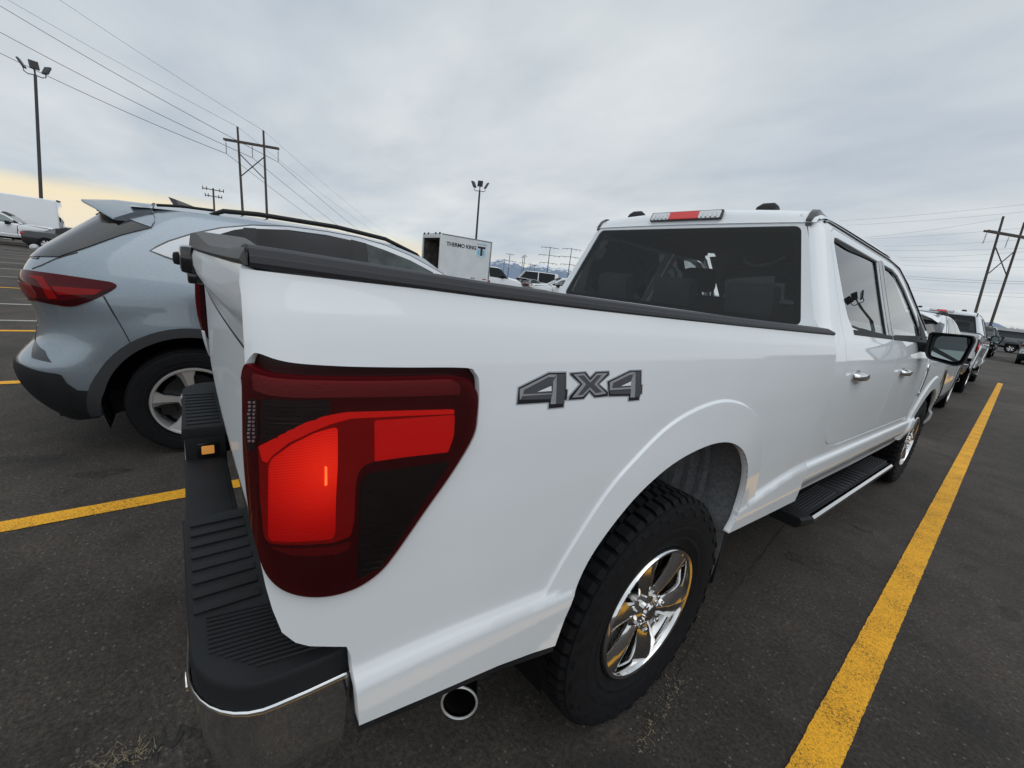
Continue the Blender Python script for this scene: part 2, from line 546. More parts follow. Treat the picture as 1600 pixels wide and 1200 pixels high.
# ------------------------------------------------------------------ mesh helpers
class MB:
    def __init__(self):
        self.v = []
        self.f = []
        self.n = None
        self.fm = []

    def add(self, verts, faces, mi=0):
        k = len(self.v)
        self.v += [tuple(p) for p in verts]
        self.f += [tuple(i + k for i in f) for f in faces]
        self.fm += [mi] * len(faces)
        return self

    def box(self, x0, x1, y0, y1, z0, z1, bev=0.0, mi=0, M=None):
        bm = bmesh.new()
        bmesh.ops.create_cube(bm, size=1)
        for v in bm.verts:
            v.co = Vector(((x0 + x1) / 2 + v.co.x * (x1 - x0), (y0 + y1) / 2 + v.co.y * (y1 - y0), (z0 + z1) / 2 + v.co.z * (z1 - z0)))
        if bev:
            bmesh.ops.bevel(bm, geom=bm.edges[:], offset=bev, segments=2, profile=0.6, affect='EDGES')
        if M is not None:
            bmesh.ops.transform(bm, matrix=M, verts=bm.verts[:])
        bm.verts.index_update()
        self.add([v.co[:] for v in bm.verts], [[v.index for v in f.verts] for f in bm.faces], mi)
        bm.free()
        return self

    def grid(self, fn, us, vs, mi=0, flip=False):
        vv = [fn(u, v) for u in us for v in vs]
        n = len(vs)
        ff = []
        for i in range(len(us) - 1):
            for j in range(n - 1):
                q = (i * n + j, (i + 1) * n + j, (i + 1) * n + j + 1, i * n + j + 1)
                ff.append(q[::-1] if flip else q)
        return self.add(vv, ff, mi)

    def loft(self, secs, closed=True, caps=True, mi=0):
        n = len(secs[0])
        vv = [p for s in secs for p in s]
        ff = []
        for i in range(len(secs) - 1):
            for j in range(n if closed else n - 1):
                k = (j + 1) % n
                ff.append((i * n + j, i * n + k, (i + 1) * n + k, (i + 1) * n + j))
        if caps and closed:
            ff.append(tuple(range(n))[::-1])
            ff.append(tuple((len(secs) - 1) * n + j for j in range(n)))
        return self.add(vv, ff, mi)

    def tube(self, path, r, n=8, mi=0, caps=True):
        path = [Vector(p) for p in path]
        secs = []
        for i, p in enumerate(path):
            a = path[max(0, i - 1)]
            b = path[min(len(path) - 1, i + 1)]
            t = (b - a).normalized()
            up = Vector((0, 0, 1)) if abs(t.z) < 0.95 else Vector((1, 0, 0))
            s = t.cross(up).normalized()
            w = s.cross(t)
            rr = r[i] if isinstance(r, (list, tuple)) else r
            secs.append([p + s * math.cos(2 * PI * k / n) * rr + w * math.sin(2 * PI * k / n) * rr for k in range(n)])
        return self.loft(secs, True, caps, mi)

    def lathe(self, prof, n=48, mi=0, c=(0, 0, 0), axis='x', close=False):
        """prof: list of (radius, along axis)"""
        vv = []
        for k in range(n):
            a = 2 * PI * k / n
            for r, t in prof:
                p = (t, r * math.cos(a), r * math.sin(a)) if axis == 'x' else (r * math.cos(a), r * math.sin(a), t)
                vv.append((c[0] + p[0], c[1] + p[1], c[2] + p[2]))
        m = len(prof)
        ff = []
        for k in range(n):
            k2 = (k + 1) % n
            for j in range(m - 1):
                ff.append((k * m + j, k * m + j + 1, k2 * m + j + 1, k2 * m + j))
        return self.add(vv, ff, mi)

    def prism(self, poly, fn0, fn1, mi=0):
        """polygon (a,b) extruded between two maps"""
        n = len(poly)
        vv = [fn0(*p) for p in poly] + [fn1(*p) for p in poly]
        ff = [(i, (i + 1) % n, n + (i + 1) % n, n + i) for i in range(n)]
        ff += [tuple(range(n))[::-1], tuple(range(n, 2 * n))]
        return self.add(vv, ff, mi)


def obj(name, mb, m, parent=None, smooth=True, angle=35, normals=None, mirror=False):
    me = bpy.data.meshes.new(name)
    vv = mb.v
    ff = mb.f
    if mirror:
        vv = [(-x, y, z) for x, y, z in vv]
        ff = [f[::-1] for f in ff]
        if normals is not None:
            normals = [(-a, b, c) for a, b, c in normals]
    me.from_pydata(vv, [], ff)
    ms = m if isinstance(m, (list, tuple)) else [m]
    for k in ms:
        me.materials.append(MAT[k] if isinstance(k, str) else k)
    if len(ms) > 1:
        me.polygons.foreach_set('material_index', mb.fm)
    me.update()
    if normals is None:
        bm = bmesh.new()
        bm.from_mesh(me)
        if smooth != 'keep':
            bmesh.ops.recalc_face_normals(bm, faces=bm.faces[:])
        bm.to_mesh(me)
        bm.free()
        if smooth:
            me.polygons.foreach_set('use_smooth', [True] * len(me.polygons))
            me.set_sharp_from_angle(angle=R_(angle))
    else:
        me.polygons.foreach_set('use_smooth', [True] * len(me.polygons))
        me.normals_split_custom_set_from_vertices(normals)
    o = bpy.data.objects.new(name, me)
    COL.objects.link(o)
    if parent is not None:
        o.parent = parent
    return o


def tag(o, label=None, cat=None, group=None, kind=None):
    if label:
        o['label'] = label
    if cat:
        o['category'] = cat
    if group:
        o['group'] = group
    if kind:
        o['kind'] = kind
    return o


def thing(name, label, cat, loc=(0, 0, 0), rotz=0.0, group=None):
    o = bpy.data.objects.new(name, None)
    COL.objects.link(o)
    o.location = loc
    o.rotation_euler = (0, 0, rotz)
    o.empty_display_size = 0.2
    return tag(o, label, cat, group)


def struct(name, mb, m, smooth=False):
    o = obj(name, mb, m, None, smooth)
    o['kind'] = 'structure'
    return o


def copy_tree(o, parent=None, skip=(), remap=None):
    c = o.copy()
    if remap and o.type == 'MESH':
        names = [s.name if s else '' for s in o.data.materials]
        if any(n in remap for n in names):
            key = (o.data.name, tuple(sorted(remap.items())))
            if key not in RECOLOURED:
                d = o.data.copy()
                for i, n in enumerate(names):
                    if n in remap:
                        d.materials[i] = bpy.data.materials[remap[n]]
                RECOLOURED[key] = d
            c.data = RECOLOURED[key]
    COL.objects.link(c)
    c.parent = parent
    for ch in list(o.children):
        if ch.name.split('.')[0] in skip:
            continue
        copy_tree(ch, c, skip, remap)
    return c


RECOLOURED = {}


# ------------------------------------------------------------------ curved panels
def in_poly(px, py, poly):
    poly = np.asarray(poly)
    x0, y0 = poly[:, 0], poly[:, 1]
    x1, y1 = np.roll(x0, -1), np.roll(y0, -1)
    ins = np.zeros(len(px), bool)
    for a, b, c, d in zip(x0, y0, x1, y1):
        cond = ((b > py) != (d > py))
        with np.errstate(divide='ignore', invalid='ignore'):
            xi = (c - a) * (py - b) / (d - b) + a
        ins ^= cond & (px < xi)
    return ins


def resample(poly, h):
    out = []
    n = len(poly)
    for i in range(n):
        a = np.array(poly[i], float)
        b = np.array(poly[(i + 1) % n], float)
        k = max(1, int(math.ceil(np.linalg.norm(b - a) / h)))
        for j in range(k):
            out.append(tuple(a + (b - a) * j / k))
    return out


def round_poly(poly, r, seg=4):
    """round the corners of a polygon by r"""
    out = []
    n = len(poly)
    for i in range(n):
        p = np.array(poly[i], float)
        a = np.array(poly[i - 1], float) - p
        b = np.array(poly[(i + 1) % n], float) - p
        la, lb = np.linalg.norm(a), np.linalg.norm(b)
        t = min(r, la * 0.45, lb * 0.45)
        p0 = p + a / la * t
        p1 = p + b / lb * t
        for k in range(seg + 1):
            s = k / seg
            out.append(tuple((1 - s) ** 2 * p0 + 2 * s * (1 - s) * p + s * s * p1))
    return out


def smooth_poly(pts, sub=6, closed=True):
    """Catmull-Rom through the points"""
    P = [np.array(p, float) for p in pts]
    n = len(P)
    out = []
    for i in range(n if closed else n - 1):
        if closed:
            p0, p1, p2, p3 = P[i - 1], P[i], P[(i + 1) % n], P[(i + 2) % n]
        else:
            p0, p1, p2, p3 = P[max(i - 1, 0)], P[i], P[i + 1], P[min(i + 2, n - 1)]
        for k in range(sub):
            t = k / sub
            out.append(tuple(0.5 * ((2 * p1) + (-p0 + p2) * t + (2 * p0 - 5 * p1 + 4 * p2 - p3) * t * t + (-p0 + 3 * p1 - 3 * p2 + p3) * t ** 3)))
    if not closed:
        out.append(tuple(P[-1]))
    return out


def panel(fn, outline, h, holes=(), offset=0.0, edge=0.02, mb=None, mi=0, flip=False, lines=()):
    """fn(u, v) -> point on a surface; the outline in (u, v) is cut from it, offset along the surface normal and given
    an edge of its own thickness. returns (MB, vertex normals)"""
    loops = [resample(outline, h)] + [resample(q, h) for q in holes]
    pts = []
    edges = []
    for lp in loops:
        k = len(pts)
        pts += lp
        edges += [(k + i, k + (i + 1) % len(lp)) for i in range(len(lp))]
    for ln in lines:                      # feature lines the mesh must follow
        lp = resample(ln, h)[:-max(1, int(math.ceil(np.linalg.norm(np.array(ln[0]) - np.array(ln[-1])) / h)))] + [ln[-1]]
        la = np.array(lp)
        ok = in_poly(la[:, 0], la[:, 1], loops[0])
        B0 = np.array(loops[0])
        ok &= np.array([((B0 - q) ** 2).sum(1).min() > (0.3 * h) ** 2 for q in la])
        for q in loops[1:]:
            ok &= ~in_poly(la[:, 0], la[:, 1], q)
        last = None
        for i in range(len(lp)):
            if ok[i]:
                pts.append(lp[i])
                if last == i - 1 and i > 0:
                    edges.append((len(pts) - 2, len(pts) - 1))
                last = i
            else:
                last = None
    O = np.array(loops[0])
    u0, v0 = O.min(0)
    u1, v1 = O.max(0)
    gu = np.arange(u0 + h * 0.5, u1, h)
    gv = np.arange(v0 + h * 0.5, v1, h)
    if len(gu) and len(gv):
        GU, GV = np.meshgrid(gu, gv)
        GU = GU.ravel()
        GV = GV.ravel()
        ok = in_poly(GU, GV, loops[0])
        for q in loops[1:]:
            ok &= ~in_poly(GU, GV, q)
        GU = GU[ok]
        GV = GV[ok]
        # keep clear of the border
        if len(GU):
            B = np.array(pts)
            keep = np.ones(len(GU), bool)
            step = 4000
            for s in range(0, len(GU), step):
                d = (GU[s:s + step, None] - B[None, :, 0]) ** 2 + (GV[s:s + step, None] - B[None, :, 1]) ** 2
                keep[s:s + step] = d.min(1) > (0.5 * h) ** 2
            pts += list(zip(GU[keep], GV[keep]))
    res = delaunay_2d_cdt([Vector(p) for p in pts], edges, [], 0, 1e-7)
    V2 = np.array([p[:] for p in res[0]])
    T = np.array([t for t in res[2] if len(t) == 3])
    cen = V2[T].mean(1)
    ok = in_poly(cen[:, 0], cen[:, 1], loops[0])
    for q in loops[1:]:
        ok &= ~in_poly(cen[:, 0], cen[:, 1], q)
    T = T[ok]
    e = 1e-3
    P = np.array([fn(u, v) for u, v in V2])
    Pu = np.array([fn(u + e, v) for u, v in V2]) - np.array([fn(u - e, v) for u, v in V2])
    Pv = np.array([fn(u, v + e) for u, v in V2]) - np.array([fn(u, v - e) for u, v in V2])
    Nn = np.cross(Pu, Pv)
    Nn /= (np.linalg.norm(Nn, axis=1)[:, None] + 1e-12)
    if flip:
        Nn = -Nn
    P = P + Nn * (offset(V2) [:, None] if callable(offset) else offset)
    cnt = {}
    for t in T:
        for a, b in ((t[0], t[1]), (t[1], t[2]), (t[2], t[0])):
            key = (min(a, b), max(a, b))
            cnt[key] = cnt.get(key, []) + [(a, b)]
    bd = [q[0] for q in cnt.values() if len(q) == 1]
    verts = [tuple(p) for p in P]
    norms = [tuple(n) for n in Nn]
    faces = [tuple(int(i) for i in (t[::-1] if flip else t)) for t in T]
    if edge:
        idx = {}
        for a, b in bd:
            for i in (a, b):
                if i not in idx:
                    idx[i] = True
        # side direction for edge normals
        sd_ = {}
        for a, b in bd:
            d = P[b] - P[a]
            s = np.cross(d, Nn[a])
            if flip:
                s = -s
            s /= (np.linalg.norm(s) + 1e-12)
            for i in (a, b):
                sd_[i] = sd_.get(i, np.zeros(3)) + s
        top = {}
        bot = {}
        for i in idx:
            s = sd_[i] / (np.linalg.norm(sd_[i]) + 1e-12)
            top[i] = len(verts)
            verts.append(tuple(P[i]))
            norms.append(tuple((s + Nn[i] * 0.6) / np.linalg.norm(s + Nn[i] * 0.6)))
            bot[i] = len(verts)
            verts.append(tuple(P[i] - Nn[i] * edge))
            norms.append(tuple(s))
        for a, b in bd:
            q = (top[b], top[a], bot[a], bot[b])
            faces.append(q[::-1] if flip else q)
    if mb is None:
        mb = MB()
    k = len(mb.v)
    mb.add(verts, faces, mi)
    if not hasattr(mb, 'nn') or mb.nn is None:
        mb.nn = []
    mb.nn += norms
    return mb


def pobj(name, mb, m, parent, mirror=False):
    return obj(name, mb, m, parent, True, 35, mb.nn, mirror)


def project(P):
    q = (np.asarray(P) - CAM) @ RC.T
    return np.stack([800 + F_PX * q[..., 0] / q[..., 2], 600 + F_PX * q[..., 1] / q[..., 2], q[..., 2]], -1)


class Tracer:
    """finds the (u, v) of a surface point that the photograph shows at a pixel"""
    def __init__(self, fn, ur, vr, n=160, origin=(0, 0, 0)):
        self.fn = fn
        self.o = np.array(origin, float)
        us = np.linspace(*ur, n)
        vs = np.linspace(*vr, n)
        self.uv = np.array([(u, v) for u in us for v in vs])
        P = np.array([fn(u, v) for u, v in self.uv]) + self.o
        q = project(P)
        self.px = q[:, :2]
        self.px[q[:, 2] < 0.05] = 1e6
        self.ur, self.vr = ur, vr

    def __call__(self, x, y):
        i = np.argmin(((self.px - (x, y)) ** 2).sum(1))
        u, v = self.uv[i]
        for _ in range(6):
            e = 1e-4
            p0 = project(np.array(self.fn(u, v)) + self.o)[:2]
            pu = project(np.array(self.fn(u + e, v)) + self.o)[:2]
            pv = project(np.array(self.fn(u, v + e)) + self.o)[:2]
            J = np.array([(pu - p0) / e, (pv - p0) / e]).T
            try:
                d = np.linalg.solve(J, np.array([x, y]) - p0)
            except np.linalg.LinAlgError:
                break
            d = np.clip(d, -0.05, 0.05)
            u, v = u + d[0], v + d[1]
            u = min(max(u, self.ur[0]), self.ur[1])
            v = min(max(v, self.vr[0]), self.vr[1])
        return (u, v)

    def poly(self, pts):
        return [self(*p) for p in pts]


def sstep(t):
    t = min(1.0, max(0.0, t))
    return t * t * (3 - 2 * t)
# ------------------------------------------------------------------ the white pickup
def shz(y):
    return -0.0255 * y                      # the truck sits nose-down by this slope


UP = [(0.50, 0.962), (0.75, 0.966), (0.85, 0.972), (1.0, 0.978), (1.15, 0.978), (1.26, 0.970), (1.33, 0.959), (1.365, 0.949), (1.379, 0.938)]
LOW = [(0.40, 0.960), (0.55, 0.972), (0.66, 0.982), (0.9, 0.986)]


def tab(t, z):
    if z <= t[0][0]:
        return t[0][1]
    for (a, b), (c, d) in zip(t, t[1:]):
        if z <= c:
            s = (z - a) / (c - a)
            return b + (d - b) * s
    return t[-1][1]


def smooth_tab(t):
    zz = np.linspace(t[0][0], t[-1][0], 200)
    xx = np.interp(zz, [p[0] for p in t], [p[1] for p in t])
    k = np.ones(17) / 17
    xs = np.convolve(np.pad(xx, 8, mode='edge'), k, 'valid')
    return zz, xs


UPS = smooth_tab(UP)
# wheel arch in polar form about (0.02, 0.50)
LIP = [(-0.49, 0.548), (-0.465, 0.65), (-0.437, 0.747), (-0.395, 0.819), (-0.327, 0.890), (-0.25, 0.945), (-0.147, 0.991), (-0.023, 1.017), (0.10, 1.0225), (0.21, 1.004), (0.31, 0.958), (0.385, 0.885), (0.425, 0.80), (0.432, 0.72), (0.415, 0.655), (0.395, 0.612)]
OUTC = [(-0.62, 0.55), (-0.56, 0.70), (-0.496, 0.821), (-0.40, 0.957), (-0.30, 1.04), (-0.183, 1.109), (-0.035, 1.148), (0.12, 1.156), (0.29, 1.117), (0.42, 1.03), (0.515, 0.90), (0.57, 0.75), (0.59, 0.62)]


def polar(pts, c=(0.02, 0.50)):
    th = [math.atan2(p[1] - c[1], p[0] - c[0]) for p in pts]
    rr = [math.hypot(p[0] - c[0], p[1] - c[1]) for p in pts]
    o = np.argsort(th)
    return np.array(th)[o], np.array(rr)[o]


LIP_P = polar(smooth_poly(LIP, 5, False))
OUT_P = polar(smooth_poly(OUTC, 5, False))


def crease(y):
    return 0.752 - 0.022 * sstep((y + 0.9) / 0.5) + 0.062 * sstep((y - 0.35) / 0.7)


def tuck(y):                               # the rounded rear corner
    t = min(1.0, max(0.0, (-1.055 - y) / 0.068))
    return 0.030 * (1 - math.sqrt(max(0.0, 1 - t * t)))


def S_bed(y, z):
    up = float(np.interp(z, UPS[0], UPS[1]))
    c = crease(y)
    x = up
    if z < c:
        d = c - z
        x = up + (tab(LOW, z) - up) * sstep(d / 0.045) ** 0.8
    th = math.atan2(z - 0.50, y - 0.02)
    r = math.hypot(z - 0.50, y - 0.02)
    if 0.0 < th < PI and r < 0.9:
        ro = float(np.interp(th, *OUT_P))
        rl = float(np.interp(th, *LIP_P))
        t = (ro - r) / max(0.03, ro - rl)
        if t > 0:
            fl = up + 0.0065 * sstep(t / 0.06) + 0.008 * min(1.2, t)
            x = max(x, fl) if z < c else fl
    return x - tuck(y)


def bed_fn(u, v):
    return (S_bed(u, v), u, v + shz(u))


# the taillight is outlined on the bed side as the photograph shows it
TR_BED = Tracer(bed_fn, (-1.122, 1.09), (0.5, 1.379), 150)


def zl(pts):                       # points read off an enlargement of the lamp
    return TR_BED.poly([(350 + x * 0.3499, 530 + y * 0.35) for x, y in pts])


LAMP = smooth_poly(zl([(150, 62), (240, 92), (350, 110), (560, 122), (800, 126), (1080, 128), (1122, 150), (1140, 195), (1136, 330), (1116, 440), (1020, 600), (900, 770), (760, 970), (690, 1050), (600, 1110), (500, 1145), (400, 1155), (300, 1138), (225, 1095), (172, 1020), (140, 900), (113, 750), (92, 500), (86, 200), (92, 120), (120, 75)]), 4)

truck = thing('pickup_truck', 'large white crew cab pickup with a 4X4 decal and lit red taillight, filling the foreground', 'pickup truck', (0, 0, 0))
hero_only = []

# bed side
rear_edge = [(-1.118, 1.379), (-1.119, 1.20), (-1.113, 1.005), (-1.107, 0.957), (-1.10, 0.917), (-1.089, 0.873), (-1.072, 0.848), (-1.052, 0.831), (-1.017, 0.811), (-0.997, 0.800), (-0.989, 0.775), (-0.982, 0.70), (-0.976, 0.630)]
bottom = [(-0.976, 0.628), (-0.857, 0.611), (-0.669, 0.584), (-0.56, 0.560), (-0.49, 0.548)]
front = [(0.42, 0.610), (0.75, 0.598), (1.085, 0.588), (1.088, 1.10), (1.085, 1.30), (1.06, 1.379)]
BED_OUT = rear_edge + bottom[1:-1] + smooth_poly(LIP, 4, False) + front
for mir in (False, True):
    fl_lines = []
    thv = np.linspace(R_(8), R_(172), 70)
    for t in (-0.012, 0.0, 0.018, 0.038, 0.06, 0.075):
        fl_lines.append([(0.02 + (np.interp(a, *OUT_P) * (1 - t) + np.interp(a, *LIP_P) * t) * math.cos(a), 0.50 + (np.interp(a, *OUT_P) * (1 - t) + np.interp(a, *LIP_P) * t) * math.sin(a)) for a in thv])
    cr_lines = [[(y, crease(y) - d) for y in np.linspace(-0.97, 1.08, 90)] for d in (0.0, 0.008, 0.022, 0.045)]
    mb = panel(bed_fn, BED_OUT, 0.016, [LAMP], edge=0.022, lines=fl_lines + cr_lines)
    bs = pobj('bed_side', mb, 'white', truck, mir)
# inner lip of the arch: a return flange that gives the opening its depth, and the liner behind it
for mir in (False, True):
    mb = MB()
    lp = smooth_poly(LIP, 3, False)
    mb.grid(lambda i, t: (S_bed(*lp[int(i)]) - 0.001 - t * 0.022, lp[int(i)][0], lp[int(i)][1] + shz(lp[int(i)][0])), range(len(lp)), (0, 0.5, 1))
    obj('arch_flange', mb, 'white', truck, mirror=mir)
    mb = MB()

    def lin(a, t):
        rl = float(np.interp(a, *LIP_P)) if a > 0.25 else float(np.interp(0.25, *LIP_P)) - 0.05 * (0.25 - a)
        r = rl + 0.012 + 0.03 * t + 0.007 * math.sin(t * 40) * (1 if 0.35 < t < 0.85 else 0) * (1 if a < R_(60) else 0)
        yy = 0.02 + r * math.cos(a)
        zz = 0.50 + r * math.sin(a) + shz(yy)
        return (S_bed(min(max(yy, -0.5), 0.45), max(zz, 0.62)) - 0.020 - t * 0.36, yy, zz)
    mb.grid(lin, [R_(-14 + 94 * i / 24) for i in range(25)], [j / 24 for j in range(25)])
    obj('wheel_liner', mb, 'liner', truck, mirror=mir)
    mb = MB()
    mb.grid(lin, [R_(80 + 114 * i / 30) for i in range(31)], [j / 24 for j in range(25)])
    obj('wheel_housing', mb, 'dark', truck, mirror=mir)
    mb = MB()
    mb.box(0.70, 0.93, 0.50, 0.515, 0.30, 0.60, 0.004)
    obj('mud_flap', mb, 'plastic', truck, mirror=mir)
    mb = MB()
    ln = [(-0.975, 0.622), (-0.857, 0.605), (-0.669, 0.578), (-0.49, 0.541)]
    mb.loft([[(S_bed(y, z) - 0.004, y, z + shz(y)), (S_bed(y, z) - 0.004, y, z - 0.014 + shz(y)), (S_bed(y, z) - 0.03, y, z - 0.014 + shz(y)), (S_bed(y, z) - 0.03, y, z + shz(y))] for y, z in ln])
    obj('sill_trim', mb, 'plastic', truck, mirror=mir)

# ---- taillight: housing, dark lens, lit and unlit fields as separate mouldings
for mir in (False, True):
    lamp = thing('taillight', None, None)
    lamp.parent = truck
    mb = panel(bed_fn, LAMP, 0.012, offset=-0.014, edge=0.0)
    housing = pobj('housing', mb, 'lensrim', lamp, mir)
    LENS = smooth_poly(zl([(104, 110), (150, 135), (210, 152), (330, 163), (560, 170), (800, 168), (1000, 164), (1085, 178), (1112, 215), (1128, 250), (1124, 340), (1104, 435), (1008, 598), (890, 765), (752, 962), (684, 1040), (596, 1100), (498, 1134), (400, 1144), (302, 1128), (232, 1088), (180, 1015), (148, 900), (120, 750), (99, 500), (92, 210), (88, 170)]), 4)
    mb = panel(bed_fn, LENS, 0.012, offset=0.004, edge=0.02)
    pobj('lens', mb, 'lens', lamp, mir)

    def field(name, pts, off, m, r=0.004, h=0.012, thick=0.004):
        q = zl(pts)
        if r:
            q = round_poly(q, r)
        return pobj(name, panel(bed_fn, q, h, offset=off, edge=thick), m, lamp, mir)
    field('upper_reflector', [(135, 150), (200, 168), (300, 178), (560, 186), (900, 182), (1000, 176), (1045, 200), (1046, 244), (900, 250), (560, 256), (330, 258), (200, 246), (140, 222)], 0.0065, 'reflexdim')
    field('reverse_lamp', [(120, 262), (158, 262), (160, 420), (150, 480), (118, 500), (112, 380)], 0.0060, 'louver')
    mb = MB()
    mb.nn = []
    rn = random.Random(5)
    for k in range(11):
        for c_ in range(2):
            x_, y_ = 124 + c_ * 17 + rn.uniform(-2, 2), 272 + k * 17
            panel(bed_fn, zl([(x_, y_), (x_ + 8, y_ + 1), (x_ + 8, y_ + 9), (x_, y_ + 8)]), 0.02, offset=0.008, edge=0.002, mb=mb)
    pobj('led_strip', mb, 'clear', lamp, mir)
    field('louver', [(172, 262), (468, 268), (466, 330), (400, 352), (300, 396), (170, 456)], 0.0062, 'louver')
    field('brake_field', [(162, 478), (260, 425), (350, 378), (440, 345), (540, 328), (760, 322), (1016, 312), (1024, 345), (1015, 440), (990, 498), (800, 520), (660, 540), (618, 556), (592, 590), (582, 640), (576, 800), (560, 870), (480, 900), (210, 900), (185, 870), (170, 700)], 0.0064, 'lensmid', 0.006)
    field('light_edge', [(165, 470), (260, 418), (350, 370), (440, 340), (540, 322), (760, 316), (1016, 310), (1017, 328), (760, 338), (560, 348), (470, 372), (380, 408), (290, 452), (222, 508), (200, 540), (180, 530)], 0.0085, 'lensedge', 0.0)
    field('brake_lamp', [(205, 560), (215, 525), (300, 462), (400, 412), (500, 385), (500, 560), (492, 700), (490, 850), (478, 880), (215, 884), (204, 860)], 0.0085, 'lenslit', 0.006)
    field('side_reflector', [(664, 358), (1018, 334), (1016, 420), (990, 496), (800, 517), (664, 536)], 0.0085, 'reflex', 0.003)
    field('lower_louver', [(606, 640), (622, 612), (655, 590), (1000, 540), (985, 570), (870, 745), (740, 945), (690, 1008), (590, 1062)], 0.0062, 'louver', 0.006)
    field('lower_highlight', [(212, 918), (300, 926), (480, 918), (565, 894), (548, 930), (500, 950), (400, 958), (290, 950)], 0.0062, 'reflexdim', 0.004)  # curved highlight on the lens, painted as a lighter red strip
    mb = panel(bed_fn, zl([(443, 556), (451, 558), (452, 636), (442, 640)]), 0.012, offset=0.0105, edge=0.002)
    pobj('bulb', mb, 'bulb', lamp, mir)
    pobj('lens_cover', panel(bed_fn, [(-0.985 + (p[0] + 0.985) * 0.975, 1.135 + (p[1] - 1.135) * 0.975) for p in LENS], 0.02, offset=0.0115, edge=0.0), 'lenscover', lamp, mir)
    # ribs of the louvres
    mb = MB()
    mb.nn = []
    for k in range(14):
        yy = 655 + k * 28
        xr = 930 - (k * 28) * 0.63
        if xr > 650:
            panel(bed_fn, zl([(612, yy), (xr, yy - 18), (xr - 4, yy - 12), (612, yy + 7)]), 0.03, offset=0.0085, edge=0.003, mb=mb)
    pobj('louver_rib', mb, 'louver', lamp, mir)
    mb = MB()
    mb.nn = []
    for k in range(8):
        yy = 285 + k * 20
        xr = min(462, 462 - max(0, yy - 330) * 2.3)
        if xr > 200:
            panel(bed_fn, zl([(178, yy), (xr, yy + 4), (xr, yy + 9), (178, yy + 5)]), 0.03, offset=0.0085, edge=0.003, mb=mb)
    pobj('louver_rib', mb, 'louver', lamp, mir)

# ---- 4X4 decal
def zd(pts):
    return TR_BED.poly([(780 + x / 5.3333, 540 + y / 5.3333) for x, y in pts])


for mir in (False, True):
    mb = MB()
    mb.nn = []
    lay = [
        (0, [(138, 497), (150, 345), (410, 216), (562, 213), (561, 357), (574, 359), (568, 460), (545, 463), (541, 520), (401, 533), (404, 481)]),
        (0, [(583, 222), (722, 211), (756, 256), (800, 211), (920, 206), (921, 246), (838, 320), (914, 384), (910, 427), (788, 440), (749, 397), (706, 451), (566, 462), (576, 418), (662, 320), (583, 246)]),
        (0, [(893, 294), (1085, 201), (1189, 198), (1188, 319), (1197, 321), (1192, 407), (1174, 411), (1169, 459), (1068, 468), (1071, 426), (904, 430)]),
        (1, [(148, 488), (160, 351), (413, 227), (553, 224), (552, 365), (566, 367), (560, 450), (537, 454), (533, 511), (411, 523), (414, 471)]),
        (1, [(592, 229), (717, 220), (755, 268), (804, 220), (911, 215), (912, 242), (826, 320), (905, 388), (902, 419), (792, 431), (750, 385), (702, 442), (578, 452), (585, 423), (676, 320), (592, 243)]),
        (1, [(902, 299), (1088, 209), (1181, 206), (1180, 326), (1189, 328), (1185, 400), (1167, 404), (1162, 452), (1077, 460), (1080, 418), (911, 421)]),
        (3, [(168, 450), (168, 362), (414, 240), (474, 240), (466, 262), (405, 262), (205, 368), (196, 404), (440, 394), (446, 270), (476, 242), (470, 484), (424, 487), (432, 414), (430, 444)]),
        (2, [(478, 238), (541, 236), (540, 382), (548, 384), (538, 440), (538, 482), (472, 485)]),
        (2, [(206, 370), (400, 266), (468, 262), (440, 300), (436, 330), (320, 380), (440, 378), (440, 392), (200, 402)]),
        (2, [(190, 418), (436, 402), (428, 444), (172, 450)]),
        (4, [(312, 384), (428, 334), (430, 376)]),
        (3, [(615, 238), (706, 231), (755, 290), (808, 231), (900, 228), (812, 320), (890, 398), (796, 414), (750, 366), (692, 426), (604, 432), (690, 320)]),
        (2, [(652, 250), (700, 246), (755, 308), (812, 246), (850, 243), (786, 320), (852, 386), (800, 394), (752, 344), (690, 408), (650, 412), (722, 320)]),
        (3, [(918, 390), (918, 304), (1090, 221), (1130, 219), (1122, 240), (1085, 242), (945, 312), (938, 352), (1090, 344), (1096, 250), (1132, 222), (1128, 430), (1088, 432), (1094, 360), (918, 372)]),
        (2, [(1133, 218), (1172, 216), (1171, 336), (1180, 338), (1172, 386), (1170, 424), (1130, 430)]),
        (2, [(946, 314), (1082, 246), (1112, 244), (1095, 290), (1012, 336), (1094, 330), (1090, 342), (940, 350)]),
        (4, [(1010, 336), (1092, 296), (1090, 332)]),
        (2, [(920, 378), (1088, 366), (1086, 400), (920, 404)]),
    ]
    for k, (mi, pts) in enumerate(lay):
        off = {0: 0.0006, 1: 0.0010, 2: 0.0018, 3: 0.0014, 4: 0.0024}[mi]
        panel(bed_fn, zd(pts), 0.02, offset=off + k * 0.00001, edge=0.0004, mb=mb, mi=mi)
    pobj('decal', mb, ['decal_edge', 'decal_black', 'decal_dark', 'decal_light', 'white'], truck, mir)['label'] = 'grey and black 4X4 lettering on the bed side'

